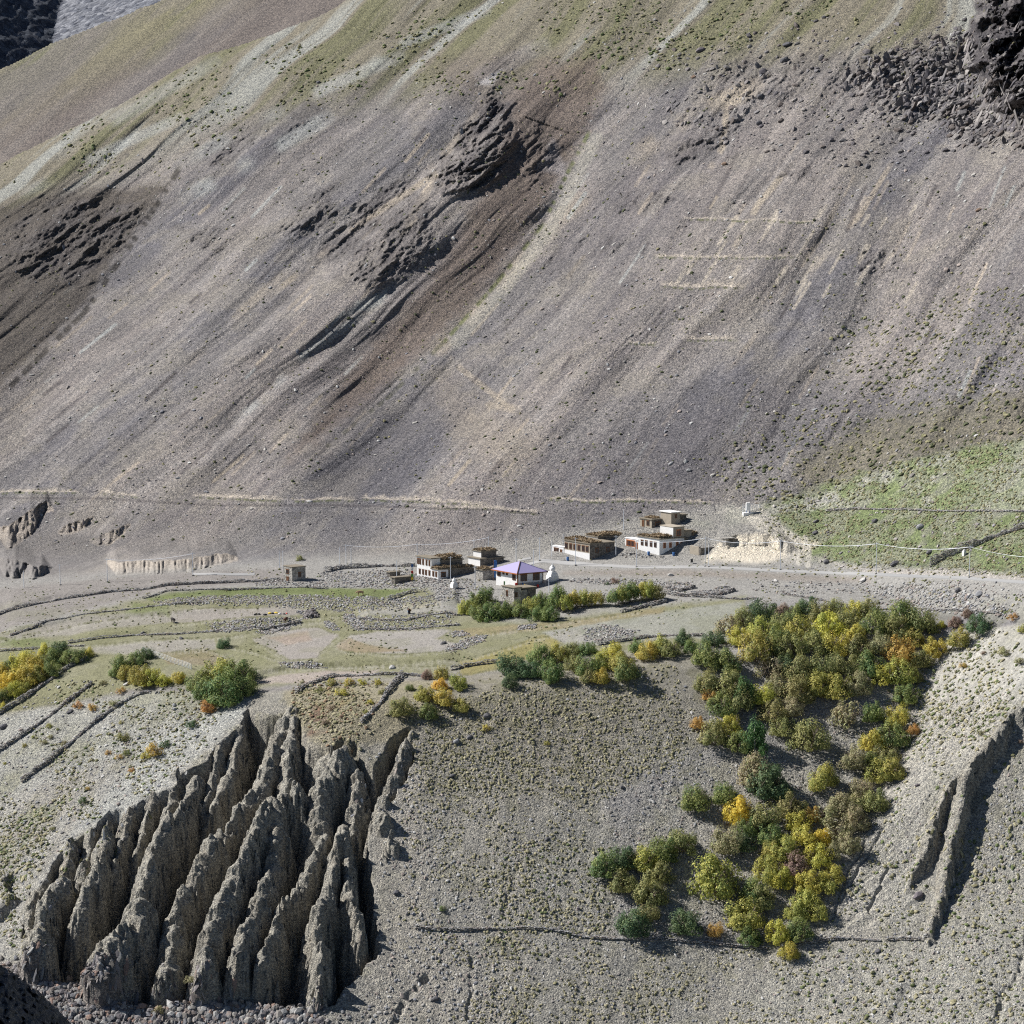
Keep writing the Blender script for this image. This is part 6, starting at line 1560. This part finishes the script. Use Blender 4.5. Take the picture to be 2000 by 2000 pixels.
lathe('robe', [(.12, 1.28), (.24, 1.1), (.22, .85), (.30, .5), (.38, .12), (.36, .10)], 16, m_robe, t); lathe('hair', [(.02, 1.60), (.10, 1.56), (.13, 1.47), (.11, 1.42)], 12, m_robe, t, (.31, 0, 0))
box('apron', t, m_sash, .26, .34, -.14, .14, .35, .85)
lathe('basket', [(.16, 0), (.24, .5), (.23, .5), (.02, .1)], 14, noisy('wicker', (.30, .2, .1), (.2, .13, .07), 6), t, (-.38, 0, .55))
def cow(px, py, rz, m, label, k=1.0):
    p = at(px, py); t = empty('cow', p, rz); tag(t, label, 'cow', None); t.scale = (k,) * 3
    P_ = [(-.6, 0, 1.0), (-.2, 0, .98), (.25, 0, 1.0), (.6, 0, 1.08), (.85, 0, 1.1), (1.08, 0, .95), (1.3, 0, .8),
          (-.65, .18, .9), (-.58, .19, .62), (-.68, .19, .36), (-.64, .19, .04), (-.65, -.18, .9), (-.58, -.19, .62), (-.68, -.19, .36), (-.64, -.19, .04),
          (.5, .17, .85), (.52, .17, .42), (.5, .17, .04), (.5, -.17, .85), (.52, -.17, .42), (.5, -.17, .04), (-.82, 0, 1.02), (-.92, 0, .7), (-.93, 0, .45)]
    E_ = [(0, 1), (1, 2), (2, 3), (3, 4), (4, 5), (5, 6), (0, 7), (7, 8), (8, 9), (9, 10), (0, 11), (11, 12), (12, 13), (13, 14), (3, 15), (15, 16), (16, 17), (3, 18), (18, 19), (19, 20), (0, 21), (21, 22), (22, 23)]
    skin_body('body', P_, E_, [.32, .36, .35, .30, .2, .17, .1, .17, .11, .07, .06, .17, .11, .07, .06, .14, .08, .06, .14, .08, .06, .06, .03, .05], m, t, 2)
    tube('horn', [(1.06, .1, 1.08), (1.1, .26, 1.16), (1.12, .3, 1.32)], .035, MST, t, .012); tube('horn', [(1.06, -.1, 1.08), (1.1, -.26, 1.16), (1.12, -.3, 1.32)], .035, MST, t, .012)
m_cow1, _, _ = mat('black_hide', (.03, .025, .025), .8); m_cow2, _, _ = mat('tan_hide', (.42, .27, .17), .8); m_cow3, _, _ = mat('brown_hide', (.10, .05, .035), .8)
cow(338, 1220, R(120), m_cow1, 'black cow standing on the upper left bare field'); cow(704, 1167, R(200), m_cow2, 'tan cow standing on the green strip'); cow(558, 1218, R(70), m_cow3, 'brown cow by the wall below the sacks')
def sack(px, py, m, sc, label, seed):
    c, f = ico(2, .08, seed, (1, .7, .5)); c = c.copy(); c[:, 2] = np.maximum(c[:, 2], -.3)
    p = at(px, py); t = obj('sack', mesh_np('sack', c * sc, f, None, True), m); t.location = p + Vector((0, 0, .25 * sc)); t.rotation_euler = (0, 0, seed); tag(t, label, 'sack', 'sacks and bundles on the bare field')
sack(499, 1206, MBK, .6, 'black sack, leftmost bundle on the bare field', 1); sack(506, 1205, MBK, .5, 'black sack beside the leftmost one', 2); sack(518, 1206, MBK, .55, 'black sack left of the yellow ones', 3)
sack(527, 1203, MYEL, .55, 'yellow sack left of the grey bundle', 4); sack(533, 1203, MBK, .5, 'grey bundle between the yellow sacks', 5); sack(540, 1202, MYEL, .55, 'yellow sack right of the grey bundle', 6)
sack(547, 1204, MWH, .5, 'white sack right of the yellow ones', 7); sack(560, 1202, MRED, .35, 'small red bundle at the right end of sacks', 8); sack(555, 1204, MBK, .4, 'dark bundle beside the red one', 9)

# ------------------------------------------------------------------ named boulders
def rockmat(name, c):
    return noisy(name, c, tuple(v * .7 for v in c), 1.5, bs=.9, bd=.1)
RM = {'d': rockmat('dark_boulder', (.15, .145, .15)), 'g': rockmat('grey_boulder', (.33, .33, .34)), 'w': rockmat('pale_boulder', (.55, .53, .5)), 'p': rockmat('purple_boulder', (.20, .175, .185)), 'b': rockmat('brown_boulder', (.27, .19, .14))}
RB = []
for i in range(7):
    c, f = ico(2, .10, 300 + i, (1, .7, [.55, .4, .65][i % 3])); RB.append(mesh_np('boulder', c, f)); RB[-1].materials.append(RM['g'])
BL = [(1594, 1019, 7, 'd', 'dark boulder on green fan, upper left'), (1592, 1041, 8, 'd', 'dark boulder on green fan above middle pole wires, left'), (1709, 1018, 8, 'd', 'dark flat boulder on the middle of green fan'), (1798, 1030, 10, 'g', 'grey boulder on green fan right of middle'),
      (1814, 1079, 10, 'd', 'long dark boulder left of the white marker'), (1615, 1098, 9, 'd', 'dark slab beside the sandy bank on fan foot'), (1747, 1102, 11, 'd', 'dark slab above road right of middle pole'), (1686, 1134, 9, 'w', 'pale boulder just below the road'),
      (1912, 1161, 12, 'g', 'long tilted grey slab below road at right'), (1895, 1162, 6, 'w', 'pale block touching the tilted slab'), (1872, 1154, 9, 'd', 'dark slab left of the tilted grey slab'), (1515, 1135, 7, 'w', 'pale rock alone below road above the grove'), (1310, 1124, 7, 'w', 'flat pale rock below road before large white house'),
      (1792, 1752, 13, 'p', 'purple grey boulder between the two rock fins'), (1792, 1534, 7, 'p', 'small purple boulder on bright slope left of fins'), (1715, 1858, 9, 'd', 'dark slab just below the gap in thin wall'), (892, 1447, 9, 'g', 'grey slab on upper centre slope, left one'),
      (918, 1439, 8, 'd', 'dark slab beside the grey slab, centre slope'), (883, 1513, 8, 'd', 'dark flat slab lower on centre slope left'), (952, 1399, 10, 'd', 'dark boulder below the clump on centre slope top'), (1068, 1640, 6, 'd', 'dark rock in the middle of centre slope'),
      (1037, 1602, 5, 'g', 'grey rock in the middle of centre slope'), (919, 1759, 5, 'd', 'dark rock above left part of thin wall'), (1130, 1775, 6, 'p', 'purple rock left of the lower grove clump'), (851, 1951, 9, 'd', 'dark boulder at bottom right of the pillars'), (1199, 1761, 4, 'w', 'small white stone left of lower grove'),
      (775, 1745, 9, 'd', 'dark slab on slope right of the pillars'), (1367, 99, 10, 'p', 'big oval boulder high on the mountain slope'), (1610, 35, 7, 'd', 'dark block near the top of mountain slope'), (1449, 29, 5, 'b', 'brown rock near top edge of mountain'), (1486, 189, 9, 'd', 'dark tilted boulder below pale scar on mountain'),
      (1483, 241, 8, 'd', 'dark boulder beneath the tilted one on mountain'), (1678, 166, 7, 'd', 'dark boulder left of the rock field'), (1414, 321, 7, 'b', 'brown block in the middle of upper mountain'), (1911, 411, 7, 'b', 'brown boulder below the dark crag'), (1354, 151, 7, 'b', 'reddish boulder among upper mountain rocks'),
      (1538, 88, 11, 'd', 'long dark rock ledge high on mountain'), (1533, 119, 12, 'd', 'second long dark ledge under the first'), (622, 162, 6, 'd', 'dark rock on the upper left grassy slope'), (126, 271, 5, 'w', 'pale rock near the left skyline'),
      (341, 1379, 7, 'g', 'upper grey slab left of the large clump'), (342, 1388, 7, 'g', 'lower grey slab left of the large clump'), (248, 1337, 8, 'w', 'pale boulder below the fence bushes'), (137, 1392, 9, 'd', 'dark flat slab between slanting walls'), (279, 1238, 6, 'd', 'pointed dark rock on the left field wall'),
      (354, 1248, 6, 'd', 'dark rock on the terrace left of lone tree'), (865, 1258, 9, 'd', 'dark flat slab at right end of large bare field'), (767, 1305, 9, 'w', 'pale slab at field edge above downhill wall'), (122, 1625, 5, 'd', 'dark rock low on left bank'), (1255, 1596, 0, 'd', ''),
      (1275, 1566, 7, 'w', 'pale flat stone above left grove clump'), (1215, 1538, 6, 'd', 'dark upright stone left of the grove'), (8, 1419, 10, 'd', 'dark boulder at left edge below the upper wall'), (240, 1500, 5, 'g', 'grey stone on left bank')]
for i, (px, py, s_, c, lb) in enumerate(BL):
    if not lb: continue
    p = at(px, py); k = p.y / FOC; o = bpy.data.objects.new('boulder', RB[i % 7]); C.objects.link(o)
    o.location = p + Vector((0, 0, s_ * k * .15)); o.scale = (s_ * k,) * 3; o.rotation_euler = (.15, -.2, i * 1.3 if s_ < 8 else .5 + .2 * (i % 3))
    o.material_slots[0].link = 'OBJECT'; o.material_slots[0].material = RM[c]; tag(o, lb, 'boulder', 'boulders')
# heap of dark stones beside the sacks
xy = pts_in([(592, 1207), (600, 1194), (612, 1194), (624, 1206)], 160); pp, nn = surf(*xy); pp[:, 2] += .9 * np.clip(1 - np.abs(xy[0] - 608) / 16, 0, 1) * rs.uniform(.2, 1, len(pp))
tag(scatter('stone_heap', ROCKS1, pp, nn, rs.uniform(.25, .5, len(pp)), pal(DARKS, len(pp)), M_stone), 'heap of dark stones at the right end of the sacks field', 'stone heap')
print('all', time.time() - T0)
